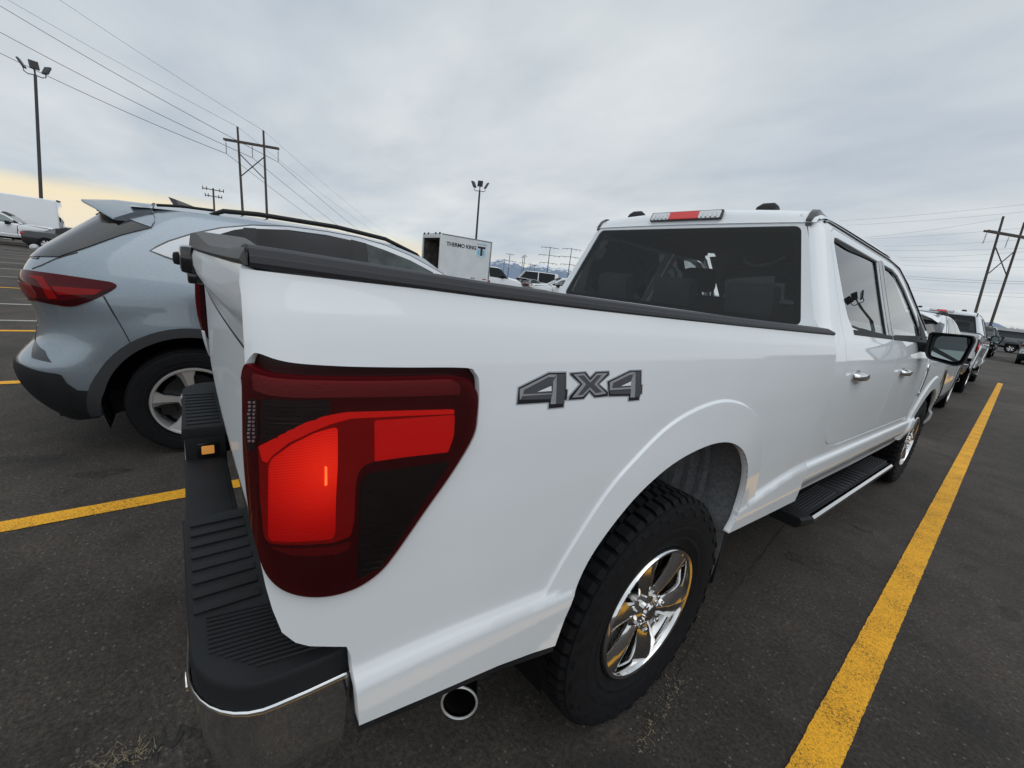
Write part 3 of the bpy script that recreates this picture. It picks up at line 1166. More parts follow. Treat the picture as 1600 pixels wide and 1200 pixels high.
# ---- bed rails, inner walls, floor
for mir in (False, True):
    mb = MB()
    ys = [-1.108, -1.06, -1.0, -0.9, -0.75, -0.5, -0.2, 0.2, 0.6, 1.0, 1.055]
    secs = []
    for y in ys:
        s = shz(y)
        b = 0.004 * sstep((-0.6 - y) / 0.5) - 0.005 * (1 - ((y + 0.1) / 1.0) ** 2 if abs(y + 0.1) < 1 else 0)
        sh = 0.0 if y < 1.02 else 0.012
        secs.append([(x - tuck(y), y, z + s + b) for x, z in ((0.944, 1.3785), (0.9475, 1.3835), (0.9455, 1.391), (0.943, 1.3925), (0.939 - sh * 0.3, 1.400 - sh), (0.931, 1.4035 - sh), (0.905, 1.4045 - sh), (0.88, 1.4035 - sh), (0.85, 1.400 - sh), (0.838, 1.394 - sh), (0.834, 1.385 - sh), (0.85, 1.370))])
    mb.loft(secs)
    obj('bed_rail', mb, 'railplastic', truck, mirror=mir, angle=28)
    mb = MB()
    mb.box(0.80, 0.86, -1.04, 1.05, 1.06, 1.37)
    obj('bed_wall', mb, 'white', truck, mirror=mir)
mb = MB()
mb.box(-0.58, 0.58, -1.05, 1.05, 0.78, 0.82)
for k in range(12):
    mb.box(-0.56 + k * 0.09, -0.52 + k * 0.09, -1.0, 1.0, 0.82, 0.832)
obj('bed_floor', mb, 'railplastic', truck)
mb = MB()
mb.box(-0.86, 0.86, 1.03, 1.07, 0.60, 1.34)
obj('bed_bulkhead', mb, 'white', truck)

# ---- tailgate
gate = None
def gate_fn(u, v):
    s = abs(u) / 0.93
    bow = 0.030 * (1 - s * s)
    prof = np.interp(v, [0.70, 0.76, 0.9, 1.10, 1.245, 1.285, 1.312, 1.345, 1.372, 1.392], [-1.060, -1.082, -1.084, -1.087, -1.090, -1.094, -1.108, -1.118, -1.119, -1.112])
    k = np.interp(v, [0.7, 1.25, 1.32, 1.40], [0.25, 0.45, 1.0, 1.0])
    y = prof - bow * k
    return (u, y, v - shz(1.1))


ge = [(S_bed(-1.118, z) - 0.004, z) for z in (0.852, 0.95, 1.05, 1.15, 1.25, 1.30, 1.34, 1.365, 1.384)]
mb = panel(gate_fn, [(-x, z) for x, z in ge[::-1]] + ge, 0.022, edge=0.03)
gate = pobj('tailgate', mb, 'gatewhite', truck)
mb = MB()
secs = []
XE = 0.9455 - tuck(-1.115)
for x in [-XE, -0.905, -0.86, -0.835, -0.825] + [-0.8 + 1.6 * k / 24 for k in range(25)] + [0.825, 0.835, 0.86, 0.905, XE]:
    s = abs(x) / XE
    y0 = -1.119 - 0.026 * (1 - s * s) + 0.004 * sstep((s - 0.95) / 0.05)
    yf = -1.1095 if abs(x) > 0.83 else -1.045
    t = 1.4055 + 0.024 * sstep((0.66 - abs(x)) / 0.42) - 0.0015 * s
    z0 = 0.028
    ym = y0 + min(0.016, (yf - y0) * 0.6)
    secs.append([(x, y0 + 0.002, 1.384 + z0), (x, y0 - 0.004, 1.390 + z0), (x, y0 + 0.001, t - 0.004 + z0), (x, ym, t + z0), (x, yf - 0.003, t - 0.001 + z0), (x, yf, t - 0.006 + z0), (x, yf, 1.384 + z0)])
mb.loft(secs)
obj('tailgate_cap', mb, 'capplastic', gate)
# lettering-free gate with its panel lines drawn as flat dark strips
mb = MB()
mb.nn = []
for pts in ([(-0.72, 0.86), (0.72, 0.86), (0.72, 0.866), (-0.72, 0.866)], [(-0.86, 1.238), (0.88, 1.238), (0.88, 1.244), (-0.86, 1.244)]):
    panel(gate_fn, pts, 0.03, offset=0.0012, edge=0.0, mb=mb)
pobj('pressed_line', mb, 'seam', gate)
mb = MB()
mb.box(-0.15, 0.15, -1.174, -1.130, 1.352, 1.420, 0.012)
mb.box(-0.13, 0.13, -1.160, -1.125, 1.325, 1.358, 0.006)
handle = obj('gate_handle', mb, 'gloss', gate)
mb = MB()
mb.box(-0.035, 0.035, -1.189, -1.165, 1.366, 1.400, 0.010)
obj('reversing_camera', mb, 'plastic', handle)
# ---- rear bumper
bump = thing('rear_bumper', None, None)
bump.parent = truck


def pad(x0, x1, z, name, taper=False):
    mb = MB()
    n = 24
    rr = 0.085
    out = []
    right = x1 > 0
    sx = 1 if right else -1
    xo, xi = (x1, x0) if right else (-x0, -x1)
    # plan outline, outer corner rounded, then returning forward along the flank
    out = [(xi, -1.075), (xi, -1.206)]
    for k in range(9):
        a = PI / 2 * k / 8
        out.append((xo - 0.13 + 0.13 * math.sin(a), -1.094 - 0.106 * math.cos(a)))
    out += [(xo + 0.002, -1.0), (xo - 0.004, -0.965), (xo - 0.05, -0.965), (xo - 0.085, -1.03), (xo - 0.14, -1.068)]
    out = [(sx * x, y) for x, y in out]

    def lay(s, dz):
        cx = sum(p[0] for p in out) / len(out)
        cy = sum(p[1] for p in out) / len(out)
        return [(cx + (p[0] - cx) * s, cy + (p[1] - cy) * s, z + dz) for p in out]
    mb.loft([lay(1.0, -0.052), lay(1.004, -0.012), lay(0.995, -0.003), lay(0.975, 0.0)])
    o = obj(name, mb, 'plastic', bump)
    # moulded tread ribs
    mr = MB()
    k = 0
    x = xi + 0.03
    while x < xo - 0.20:
        ax = sorted((sx * x, sx * (x + 0.022)))
        mr.box(ax[0], ax[1], -1.192, -1.088, z - 0.001, z + 0.004, 0.0015)
        x += 0.043
    if right:
        for k in range(15):
            xa = xo - 0.185 + k * 0.0105
            ya = -1.175 + max(0, k - 8) * 0.010
            mr.tube([(xa, ya, z + 0.0015), (xa + 0.016, -1.075 + k * 0.005, z + 0.0015)], 0.0028, 5)
    obj('tread_rib', mr, 'plastic', o)
    return o


pad(0.385, 0.938, 0.790, 'step_pad')
pad(-0.90, -0.27, 0.782, 'step_pad')
mb = MB()
mb.box(-0.275, 0.39, -1.204, -1.078, 0.60, 0.662, 0.008)
mb.box(-0.20, 0.30, -1.200, -1.09, 0.655, 0.664, 0.004)
obj('center_step', mb, 'plastic', bump)
mb = MB()
mb.box(-0.295, -0.262, -1.200, -1.075, 0.60, 0.740, 0.006)
obj('pad_riser', mb, 'plastic', bump)
mb = MB()
mb.box(0.380, 0.41, -1.200, -1.075, 0.60, 0.745, 0.006)
obj('pad_riser', mb, 'plastic', bump)
lm = MB()
lm.box(-0.262, -0.254, -1.166, -1.100, 0.668, 0.722, 0.004)
fr = obj('plate_lamp', lm, 'gloss', bump)
lm = MB()
lm.box(-0.254, -0.249, -1.152, -1.114, 0.680, 0.712, 0.003)
obj('lamp_lens', lm, 'amber', fr)
# chrome shell under the pads
mb = MB()
pl = [(-0.900, -0.965), (-0.902, -1.02), (-0.900, -1.09)]
for k in range(1, 9):
    a = PI / 2 * k / 8
    pl.append((-0.77 - 0.13 * math.cos(a), -1.094 - 0.108 * math.sin(a)))
pl += [(-0.50, -1.203), (-0.30, -1.203), (-0.27, -1.203), (0.0, -1.203), (0.385, -1.203), (0.41, -1.203), (0.6, -1.203)]
for k in range(0, 10):
    a = PI / 2 * k / 9
    pl.append((0.806 + 0.132 * math.sin(a), -1.094 - 0.108 * math.cos(a)))
pl += [(0.940, -1.05), (0.940, -0.985)]
secs = []
for i, (x, y) in enumerate(pl):
    p0 = Vector(pl[max(0, i - 1)])
    p1 = Vector(pl[min(len(pl) - 1, i + 1)])
    t = (p1 - p0).normalized()
    nx, ny = t.y, -t.x
    rear = sstep((0.75 - abs(x)) / 0.08)          # straight rear face: flush with the pads
    top = 0.742 - (0.12 if -0.28 < x < 0.39 else 0.0)
    sec = []
    for o_, z in ((0.0, top - 0.001), (0.002, top), (0.0045, top - 0.003), (0.005, top - 0.008), (0.003, top - 0.013), (-0.002, 0.68), (-0.012, 0.60), (-0.034, 0.53), (-0.065, 0.485), (-0.12, 0.46)):
        oo = o_ - 0.007 * rear
        sec.append((x + nx * oo, y + ny * oo, min(z, top)))
    secs.append(sec)
mb.loft(secs, closed=False, caps=False)
obj('chrome_shell', mb, 'chrome', bump, angle=50)
for x in (-0.66, -0.3, 0.34, 0.70):
    mb = MB()
    e_ = 0.0 if x > 0.5 else 0.010
    mb.lathe([(0.0, -1.216 + e_), (0.016, -1.216 + e_), (0.021, -1.213 + e_), (0.023, -1.20)], 20, axis='z')
    mb.v = [(x + a, c, 0.615 + b) for a, b, c in mb.v]
    obj('parking_sensor', mb, 'chrome' if x > 0.5 else 'plastic', bump)
mb = MB()
mb.box(-0.06, 0.06, -1.20, -0.9, 0.40, 0.50, 0.006)
obj('tow_hitch', mb, 'under', truck)
mb = MB()
mb.box(0.905, 0.935, -0.972, -0.935, 0.64, 0.80, 0.006)
obj('bumper_filler', mb, 'capplastic', truck)

# ---- exhaust tip
mb = MB()
d = Vector((0.78, -0.55, 0.12)).normalized()
p0 = Vector((0.835, -0.662, 0.343))
ax = Matrix.Rotation(0, 4, 'X')
q = d.to_track_quat('Z', 'Y').to_matrix()
prof = [(0.0405, -0.012), (0.0410, -0.003), (0.0425, 0.001), (0.0455, 0.002), (0.0475, -0.002), (0.0475, -0.02), (0.0450, -0.20)]
mt = MB()
mt.lathe(prof, 32, axis='z')
mt.v = [tuple(p0 + q @ Vector(v)) for v in mt.v]
obj('exhaust_tip', mt, 'wheelchrome', truck, smooth=True)
mt = MB()
mt.lathe([(0.0425 + 0.0032 * (1 + math.cos(2 * PI * k / 8)), 0.0015 + 0.0034 * math.sin(2 * PI * k / 8)) for k in range(9)], 36, axis='z')
mt.v = [tuple(p0 + q @ Vector(v)) for v in mt.v]
obj('tip_ring', mt, 'alloy', truck)
mt = MB()
mt.tube([p0 - d * 0.2, p0 - d * 0.35, (0.60, -0.2, 0.50), (0.55, 0.6, 0.5)], 0.035, 10)
mt.lathe([(0.0, -0.15), (0.0402, -0.15), (0.0402, -0.008)], 24, axis='z')
k0 = len(mt.v) - 72
mt.v = mt.v[:k0] + [tuple(p0 + q @ Vector(v)) for v in mt.v[k0:]]
obj('exhaust_pipe', mt, 'dark', truck)


# ---- wheels
def tread_tyre(r, w, rim, lug=True):
    """tyre about the x axis, outer face at +w/2"""
    mb = MB()
    h = w / 2
    s = r - rim
    t = [(rim - 0.012, h * 0.70), (rim, h * 0.84), (rim + 0.012, h * 0.90), (rim + s * 0.16, h * 0.945), (rim + s * 0.18, h * 0.962), (rim + s * 0.22, h * 0.962), (rim + s * 0.24, h * 0.955), (rim + s * 0.35, h * 0.995), (rim + s * 0.44, h * 1.003), (rim + s * 0.455, h * 0.992), (rim + s * 0.55, h * 1.0), (rim + s * 0.74, h * 0.985), (rim + s * 0.80, h * 0.985), (rim + s * 0.90, h * 0.93), (r - 0.016, h * 0.80), (r - 0.012, h * 0.4)]
    prof = t + [(a, -b) for a, b in t[::-1]]
    mb.lathe(prof, 72)
    if lug:
        n = 56
        for k in range(n):
            a0 = 2 * PI * k / n
            w_ = 2 * PI / n

            def pt(rad, ang, x):
                return (x, rad * math.cos(ang), rad * math.sin(ang))

            def blk(xa, xb, aa, ab, skew, r0, r1):
                vs = []
                for rr in (r0, r1):
                    sh = 0.0 if rr == r0 else 0.06
                    for x, ang in ((xa, aa), (xb, aa + skew), (xb, ab + skew), (xa, ab)):
                        mx = (xa + xb) / 2
                        ma = (aa + ab + skew) / 2
                        vs.append(pt(rr, ang + (ma - ang) * sh, x + (mx - x) * sh))
                mb.add(vs, [(0, 1, 2, 3), (4, 7, 6, 5), (0, 4, 5, 1), (1, 5, 6, 2), (2, 6, 7, 3), (3, 7, 4, 0)])
            off = 0.5 * (k % 2)
            for sgn in (1, -1):
                # shoulder block running down the sidewall
                e = 0.82 if k % 2 else 0.70
                g = a0 + (0.5 * w_ if sgn < 0 else 0)
                r1 = r
                sec = [(h * 0.52, r - 0.014), (h * 0.52, r1), (h * 0.80, r1 - 0.003), (h * 0.93, r - 0.022), (h * 1.015, rim + s * e), (h * 0.96, rim + s * e)]
                vs = []
                for ang in (g, g + w_ * 0.68):
                    for x, rr in sec:
                        sk = 0.10 * w_ * (x / h)
                        vs.append(pt(rr, ang + sk, sgn * x))
                m = len(sec)
                mb.add(vs, [tuple(range(m)), tuple(range(m, 2 * m))[::-1]] + [(i, (i + 1) % m, m + (i + 1) % m, m + i) for i in range(m)])
                # middle blocks
                blk(sgn * h * 0.20, sgn * h * 0.47, g + w_ * 0.15, g + w_ * 0.80, w_ * 0.28 * sgn, r - 0.014, r)
            blk(-h * 0.14, h * 0.14, a0 + w_ * 0.1, a0 + w_ * 0.72, w_ * 0.35, r - 0.014, r - 0.001)
    else:
        n = 4
        for x in (-0.5, 0, 0.5):
            mb.lathe([(r - 0.013, h * x - h * 0.19), (r, h * x - h * 0.17), (r, h * x + h * 0.17), (r - 0.013, h * x + h * 0.19)], 72)
    return mb


def spoke_rim(R, w, nspoke, style):
    """alloy rim facing +x at x = 0 (face plane); returns dict of meshes"""
    barrel = MB()
    barrel.lathe([(R - 0.004, 0.012), (R, 0.006), (R + 0.002, -0.004), (R - 0.008, -0.012), (R - 0.018, -0.03), (R - 0.026, -0.10), (R - 0.03, -w), (R - 0.002, -w - 0.01)], 72)
    barrel.lathe([(R - 0.004, 0.012), (R - 0.014, 0.010), (R - 0.019, 0.0), (R - 0.019, -0.02)], 72)
    back = MB()
    back.lathe([(0.0, -0.085), (R * 0.35, -0.085), (R * 0.36, -0.12), (R - 0.03, -0.13)], 48)
    face = MB()
    pocket = MB()
    for k in range(nspoke):
        a = 2 * PI * k / nspoke + PI / 2

        def P(r, t, x):
            return (x, r * math.cos(a) - t * math.sin(a), r * math.sin(a) + t * math.cos(a))
        if style == 'six':
            st = [(0.045, 0.026, -0.014), (0.085, 0.032, -0.006), (0.13, 0.043, 0.0), (0.18, 0.058, 0.003), (R - 0.014, 0.074, 0.004)]
            secs = []
            for r, hw, x in st:
                secs.append([P(r, -hw, x - 0.030), P(r, -hw * 0.96, x - 0.016), P(r, -hw * 0.16, x + 0.001), P(r, hw * 0.16, x + 0.001), P(r, hw * 0.96, x - 0.016), P(r, hw, x - 0.030), P(r, hw * 0.9, x - 0.055), P(r, -hw * 0.9, x - 0.055)])
            face.loft(secs)
        else:
            st = [(0.045, 0.026, -0.020), (0.10, 0.026, -0.012), (0.17, 0.036, -0.004), (R - 0.012, 0.066, 0.002)]
            secs = []
            for r, hw, x in st:
                secs.append([P(r, -hw, x - 0.016), P(r, -hw * 0.9, x), P(r, hw * 0.35, x), P(r, hw * 0.5, x - 0.012), P(r, hw, x - 0.03), P(r, hw * 0.7, x - 0.05), P(r, -hw * 0.7, x - 0.05)])
            face.loft(secs)
            ss = []
            for r, hw, x in ((0.10, 0.012, -0.03), (R - 0.02, 0.03, -0.02)):
                ss.append([P(r, hw * 1.4, x - 0.01), P(r, hw * 2.4, x - 0.01), P(r, hw * 2.4, x - 0.04), P(r, hw * 1.4, x - 0.04)])
            pocket.loft(ss)
    hub = MB()
    hub.lathe([(0.0, 0.008), (0.026, 0.008), (0.031, 0.005), (0.034, -0.004), (0.060, -0.010), (0.082, -0.020), (0.086, -0.06)], 40)
    nuts = []
    for k in range(6 if style == 'six' else 5):
        a = 2 * PI * (k + 0.5) / (6 if style == 'six' else 5) + PI / 2
        nb = MB()
        nb.lathe([(0.0, 0.014), (0.008, 0.014), (0.0105, 0.008), (0.0105, -0.02)], 6)
        nb.v = [(x, y + 0.060 * math.cos(a), z + 0.060 * math.sin(a)) for x, y, z in nb.v]
        nuts.append(nb)
    disc = MB()
    disc.lathe([(0.05, -0.075), (R * 0.74, -0.075), (R * 0.74, -0.09)], 48)
    disc.box(-0.14, -0.05, -R * 0.80, -R * 0.45, -0.07, 0.07, 0.01)
    return barrel, back, face, pocket, hub, nuts, disc


def make_wheel(parent, loc, rot, r, w, R, style, face_in, mats, lug=True):
    wh = thing('wheel', None, None, loc)
    wh.parent = parent
    wh.rotation_euler = rot
    key = (r, w, R, style, lug)
    if key not in WHEELS:
        barrel, back, face, pocket, hub, nuts, disc = spoke_rim(R, w * 0.8, 6 if style == 'six' else 5, style)
        ty = tread_tyre(r, w, R + 0.004, lug)
        x0 = w / 2 - face_in
        parts = [('tyre', ty, 'tyre', 0.0), ('rim', barrel, mats[0], x0), ('rim_back', back, 'dark', x0), ('spoke_face', face, mats[1], x0), ('hub_cap', hub, mats[1], x0), ('brake_disc', disc, 'alloydark', x0)]
        if pocket.v:
            parts.append(('spoke_insert', pocket, mats[2], x0))
        for nb in nuts:
            parts.append(('lug_nut', nb, mats[0], x0))
        made = []
        for nm, m_, ma, dx in parts:
            m_.v = [(a + dx, b, c) for a, b, c in m_.v]
            made.append(obj(nm, m_, ma, wh, angle=30))
        WHEELS[key] = made
    else:
        for o in WHEELS[key]:
            c = o.copy()
            COL.objects.link(c)
            c.parent = wh
    return wh


WHEELS = {}
WBL = 3.99
for y, ra, rb in ((0.0, 14, 40), (WBL, 33, 7)):
    make_wheel(truck, (0.832, y, 0.408), (R_(ra), 0, 0), 0.412, 0.265, 0.236, 'six', 0.018, ('wheelchrome', 'wheelchrome', 'alloydark'))
    make_wheel(truck, (-0.832, y, 0.408), (R_(rb), 0, PI), 0.412, 0.265, 0.236, 'six', 0.018, ('wheelchrome', 'wheelchrome', 'alloydark'))
# chassis
mb = MB()
mb.box(-0.55, -0.42, -1.0, 4.6, 0.42, 0.58)
mb.box(0.42, 0.55, -1.0, 4.6, 0.42, 0.58)
mb.box(-0.70, 0.70, -0.07, 0.07, 0.34, 0.48, 0.05)
mb.box(-0.72, 0.72, WBL - 0.07, WBL + 0.07, 0.34, 0.46, 0.04)
mb.box(-0.18, 0.18, -0.16, 0.16, 0.28, 0.54, 0.10)
mb.box(-0.62, 0.62, -0.95, -0.40, 0.50, 0.77)
mb.box(-0.90, 0.90, -1.058, -0.985, 0.66, 0.84)
mb.box(-0.62, 0.62, -1.0, -0.95, 0.60, 0.80)
mb.box(-0.86, 0.86, 1.12, 3.3, 0.47, 0.60)
mb.box(-0.80, 0.80, 0.52, 1.12, 0.55, 0.77)
mb.box(-0.62, 0.62, -0.42, 0.52, 0.60, 0.77)
mb.box(-0.55, 0.55, 3.3, 4.7, 0.45, 0.95)
obj('chassis', mb, 'under', truck)
# ---- cab
CABT = smooth_tab([(0.45, 0.945), (0.56, 0.957), (0.62, 0.968), (0.70, 0.983), (0.775, 0.985)])
CABU = smooth_tab([(0.775, 0.962), (0.9, 0.970), (1.05, 0.977), (1.15, 0.977), (1.24, 0.970), (1.32, 0.952), (1.37, 0.930), (1.41, 0.910), (1.47, 0.887), (1.60, 0.836), (1.75, 0.779), (1.86, 0.738), (1.905, 0.715), (1.93, 0.685), (1.955, 0.640)])
FARCH_C = (WBL, 0.52)


def S_cab(y, z):
    up = float(np.interp(z, *CABU))
    x = up
    c = crease(y) if y < 3.4 else crease(3.4)
    if z < c:
        lo = float(np.interp(z, *CABT))
        x = up + (lo - up) * sstep((c - z) / 0.035)
        x -= 0.020 * sstep((0.70 - z) / 0.10)
    # bodywork tucks in towards the nose
    if y > 4.3:
        x -= 0.22 * sstep((y - 4.3) / 0.75) ** 1.3
    r = math.hypot(y - FARCH_C[0], z - FARCH_C[1])
    if r < 0.62 and z > 0.4:
        t = (0.62 - r) / 0.12
        x += 0.010 * sstep(t / 0.2) + 0.005 * min(1, t)
    yr = 1.096 + 0.27 * max(0.0, z - 1.38)
    if y < yr + 0.105:                         # rear corner of the cab
        t = min(1.0, (yr + 0.105 - y) / 0.108)
        x -= 0.085 * (1 - math.sqrt(max(0.0, 1 - t * t))) * sstep((z - 1.30) / 0.12)
    return x


def roof_fn(x, y):
    t = min(1.0, abs(x) / 0.70)
    d = max(0.0, y - 1.228)
    z = 1.885 + 0.062 * (1 - math.exp(-d / 0.030)) + 0.014 * (1 - math.exp(-d / 0.20))
    f = 1.0 - 0.3 * sstep((y - 2.3) / 0.5)
    z += 0.034 * (1 - t ** 2.2) * f * sstep(d / 0.06 + 0.25)
    z -= 0.03 * sstep((abs(x) - 0.655) / 0.045) * sstep(d / 0.05)
    return (x, y - 0.010 * (1 - t * t) * (1 - sstep(d / 0.2)), z + shz(y))


def cab_fn(u, v):
    return (S_cab(u, v), u, v + shz(u))


def arc(c, r, a0, a1, n=18):
    return [(c[0] + r * math.cos(R_(a0 + (a1 - a0) * k / n)), c[1] + r * math.sin(R_(a0 + (a1 - a0) * k / n))) for k in range(n + 1)]


G = 0.0035
RD_TOP = [(1.268, 1.30), (1.275, 1.45), (1.300, 1.79), (1.33, 1.855), (1.40, 1.884), (2.295, 1.884)]
rear_door = [(1.275, 0.90), (1.268, 1.30)] + RD_TOP[1:] + [(2.285, 1.60), (2.275, 1.40), (2.285, 1.20), (2.29, 0.82), (1.55, 0.82), (1.40, 0.835), (1.31, 0.865)]
rear_win = [(1.44, 1.425), (1.395, 1.47), (1.375, 1.53), (1.350, 1.76), (1.345, 1.815), (1.365, 1.838), (1.42, 1.845), (2.205, 1.845), (2.19, 1.60), (2.185, 1.413), (1.60, 1.411)]
front_door = [(2.295, 0.82), (2.292, 1.20), (2.282, 1.40), (2.292, 1.60), (2.302, 1.884), (2.62, 1.884), (2.78, 1.858), (2.95, 1.79), (3.15, 1.67), (3.42, 1.49), (3.50, 1.42), (3.50, 1.36), (3.38, 1.25), (3.36, 1.0), (3.33, 0.82)]
front_win = [(2.34, 1.408), (2.345, 1.60), (2.36, 1.845), (2.60, 1.845), (2.74, 1.820), (2.92, 1.745), (3.10, 1.63), (3.22, 1.545), (3.26, 1.50), (3.27, 1.40)]
frame_out = [(1.096, 0.60), (1.096, 1.38), (1.1014, 1.40), (1.1554, 1.60), (1.2094, 1.80), (1.2445, 1.93), (1.30, 1.945), (2.65, 1.945), (2.85, 1.895), (3.02, 1.81), (3.25, 1.67), (3.50, 1.51), (3.62, 1.43), (3.58, 1.39), (3.508, 1.42), (3.425, 1.497), (3.155, 1.677), (2.955, 1.797), (2.785, 1.865), (2.62, 1.891), (1.40, 1.891), (1.325, 1.861), (1.293, 1.79), (1.268, 1.45), (1.261, 1.30), (1.268, 0.90), (1.305, 0.860), (1.395, 0.828), (1.55, 0.812), (3.33, 0.812), (3.36, 0.80), (3.375, 0.60), (3.2, 0.585), (2.2, 0.585)]
fender = [(3.37, 0.82), (3.395, 1.0), (3.41, 1.245), (3.51, 1.345), (3.60, 1.375), (4.0, 1.345), (4.5, 1.30), (4.85, 1.25), (4.92, 1.10), (4.90, 0.95), (4.62, 0.90), (4.515, 0.62)] + arc(FARCH_C, 0.50, 12, 168, 24) + [(3.50, 0.60), (3.383, 0.60), (3.383, 0.80)]
for mir in (False, True):
    pobj('cab_frame', panel(cab_fn, frame_out, 0.022, edge=0.02), 'white', truck, mir)
    dr = pobj('rear_door', panel(cab_fn, rear_door, 0.02, [rear_win], edge=0.02), 'white', truck, mir)
    df = pobj('front_door', panel(cab_fn, front_door, 0.022, [front_win], edge=0.02), 'white', truck, mir)
    fd = pobj('front_fender', panel(cab_fn, fender, 0.024, edge=0.02, lines=[arc(FARCH_C, r_, 6, 174, 40) for r_ in (0.627, 0.62, 0.612, 0.604, 0.596)]), 'white', truck, mir)
    for d_, w_, g_, x0 in ((dr, rear_win, 'privacy', 0), (df, front_win, 'sideglass', 0)):
        pobj('window', panel(cab_fn, w_, 0.05, offset=-0.014, edge=0.0), g_, d_, mir)
        # black weatherstrip inside the opening
        cx = sum(p[0] for p in w_) / len(w_)
        cz = sum(p[1] for p in w_) / len(w_)

        def inset(p, d):
            v = Vector((p[0] - cx, p[1] - cz))
            return (p[0] - v.x / v.length * d, p[1] - v.y / v.length * d)
        pobj('weatherstrip', panel(cab_fn, w_, 0.03, [[inset(p, 0.022) for p in resample(w_, 0.03)]], offset=-0.008, edge=0.006), 'plastic', d_, mir)
        ym = 2.235 if w_ is rear_win else 2.315
        # belt moulding
        ya, yb = (1.45, 2.27) if w_ is rear_win else (2.30, 3.40)
        pobj('belt_moulding', panel(cab_fn, [(ya, 1.392), (yb, 1.392), (yb, 1.413), (ya, 1.415)], 0.05, offset=0.003, edge=0.006), 'plastic', d_, mir)
    # black pillar trims between the doors' glass
    pobj('pillar_trim', panel(cab_fn, [(2.195, 1.415), (2.273, 1.415), (2.285, 1.60), (2.293, 1.86), (2.215, 1.845), (2.20, 1.60)], 0.04, offset=0.002, edge=0.003), 'gloss', dr, mir)
    pobj('pillar_trim', panel(cab_fn, [(2.288, 1.415), (2.335, 1.412), (2.34, 1.60), (2.355, 1.85), (2.307, 1.86), (2.297, 1.60)], 0.04, offset=0.002, edge=0.003), 'gloss', df, mir)
    pobj('mirror_sail', panel(cab_fn, [(3.26, 1.40), (3.49, 1.40), (3.40, 1.49), (3.24, 1.60)], 0.04, offset=0.002, edge=0.003), 'plastic', df, mir)
    # drip moulding over the doors
    mb = MB()
    ln = [(1.30, 1.899), (1.36, 1.912), (1.6, 1.914), (2.62, 1.914), (2.83, 1.883), (3.02, 1.793), (3.25, 1.653), (3.48, 1.497)]
    mb.tube([(S_cab(y, z) + 0.003, y, z + shz(y)) for y, z in ln], 0.0075, 6)
    obj('drip_moulding', mb, 'gloss', truck, mirror=mir)
    for d_, yh in ((dr, 1.385), (df, 2.44)):
        mb = MB()
        hs = []
        for k in range(13):
            t = k / 12
            y = yh + 0.215 * t
            bow = 0.030 * math.sin(PI * min(1, max(0, t))) ** 0.6 + 0.006
            hz = 0.017 + 0.004 * math.sin(PI * t)
            x0 = S_cab(y, 1.19)
            z0 = 1.192 + shz(y)
            hs.append([(x0 + bow * 0.5, y, z0 - hz), (x0 + bow + 0.004, y, z0 - hz * 0.7), (x0 + bow + 0.009, y, z0 + hz * 0.1), (x0 + bow + 0.005, y, z0 + hz * 0.8), (x0 + bow * 0.5, y, z0 + hz), (x0 + bow * 0.3, y, z0)])
        mb.loft(hs)
        obj('door_handle', mb, 'chrome', d_, mirror=mir, angle=60)
        pobj('handle_recess_shade', panel(cab_fn, smooth_poly([(yh + 0.02, 1.185), (yh + 0.10, 1.150), (yh + 0.19, 1.185), (yh + 0.10, 1.225)], 5), 0.03, offset=0.0008, edge=0), 'silver', d_, mir)  # flat grey patch paints the shade of the handle hollow
    # chrome vent on the fender
    pobj('fender_vent', panel(cab_fn, [(3.42, 1.235), (3.475, 1.245), (3.40, 0.985), (3.385, 0.985)], 0.03, offset=0.006, edge=0.008), 'chrome', fd, mir)
    pobj('vent_slot', panel(cab_fn, [(3.412, 1.21), (3.422, 1.212), (3.388, 1.02), (3.380, 1.02)], 0.03, offset=0.008, edge=0.002), 'gloss', fd, mir)
    mb = MB()
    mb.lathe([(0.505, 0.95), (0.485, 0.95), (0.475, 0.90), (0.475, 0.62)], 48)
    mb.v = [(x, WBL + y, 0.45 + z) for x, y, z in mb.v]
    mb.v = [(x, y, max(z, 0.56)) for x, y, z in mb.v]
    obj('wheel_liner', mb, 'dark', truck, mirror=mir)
    # side step
    step = thing('side_step', None, None)
    step.parent = truck
    mb = MB()
    st = []
    for y, k in ((1.27, 0.0), (1.33, 1.0), (2.2, 1.0), (3.10, 1.0), (3.16, 0.0)):
        z = 0.455 + shz(y) - (0 if k else 0.012)
        xo = 1.012 - (0 if k else 0.03)
        st.append([(0.80, y, z - 0.01), (0.855, y, z), (xo - 0.012, y, z), (xo, y, z - 0.010), (xo, y, z - 0.035), (xo - 0.02, y, z - 0.060), (0.84, y, z - 0.06)])
    mb.loft(st)
    obj('step_body', mb, 'plastic', step, mirror=mir)
    mb = MB()
    for y0 in (1.36, 2.62):
        for k in range(7):
            x = 0.868 + k * 0.0155
            mb.box(x, x + 0.007, y0, y0 + 0.50, 0.455 + shz(y0 + 0.25) - 0.01, 0.462 + shz(y0 + 0.25), 0.001)
    for a in range(9):
        mb.box(0.87, 0.975, 1.94 + a * 0.065, 1.975 + a * 0.065, 0.452 + shz(2.1), 0.460 + shz(2.1), 0.002)
    obj('tread_pad', mb, 'railplastic', step, mirror=mir)
    mb = MB()
    st = []
    for y in (1.335, 3.095):
        z = 0.4565 + shz(y)
        st.append([(0.990, y, z), (1.004, y, z + 0.001), (1.016, y, z - 0.010), (1.0165, y, z - 0.030), (1.010, y, z - 0.040)])
    mb.loft(st)
    obj('bright_edge', mb, 'wheelchrome', step, mirror=mir)
    # door mirror
    mir_ = thing('door_mirror', None, None)
    mir_.parent = truck
    mb = MB()
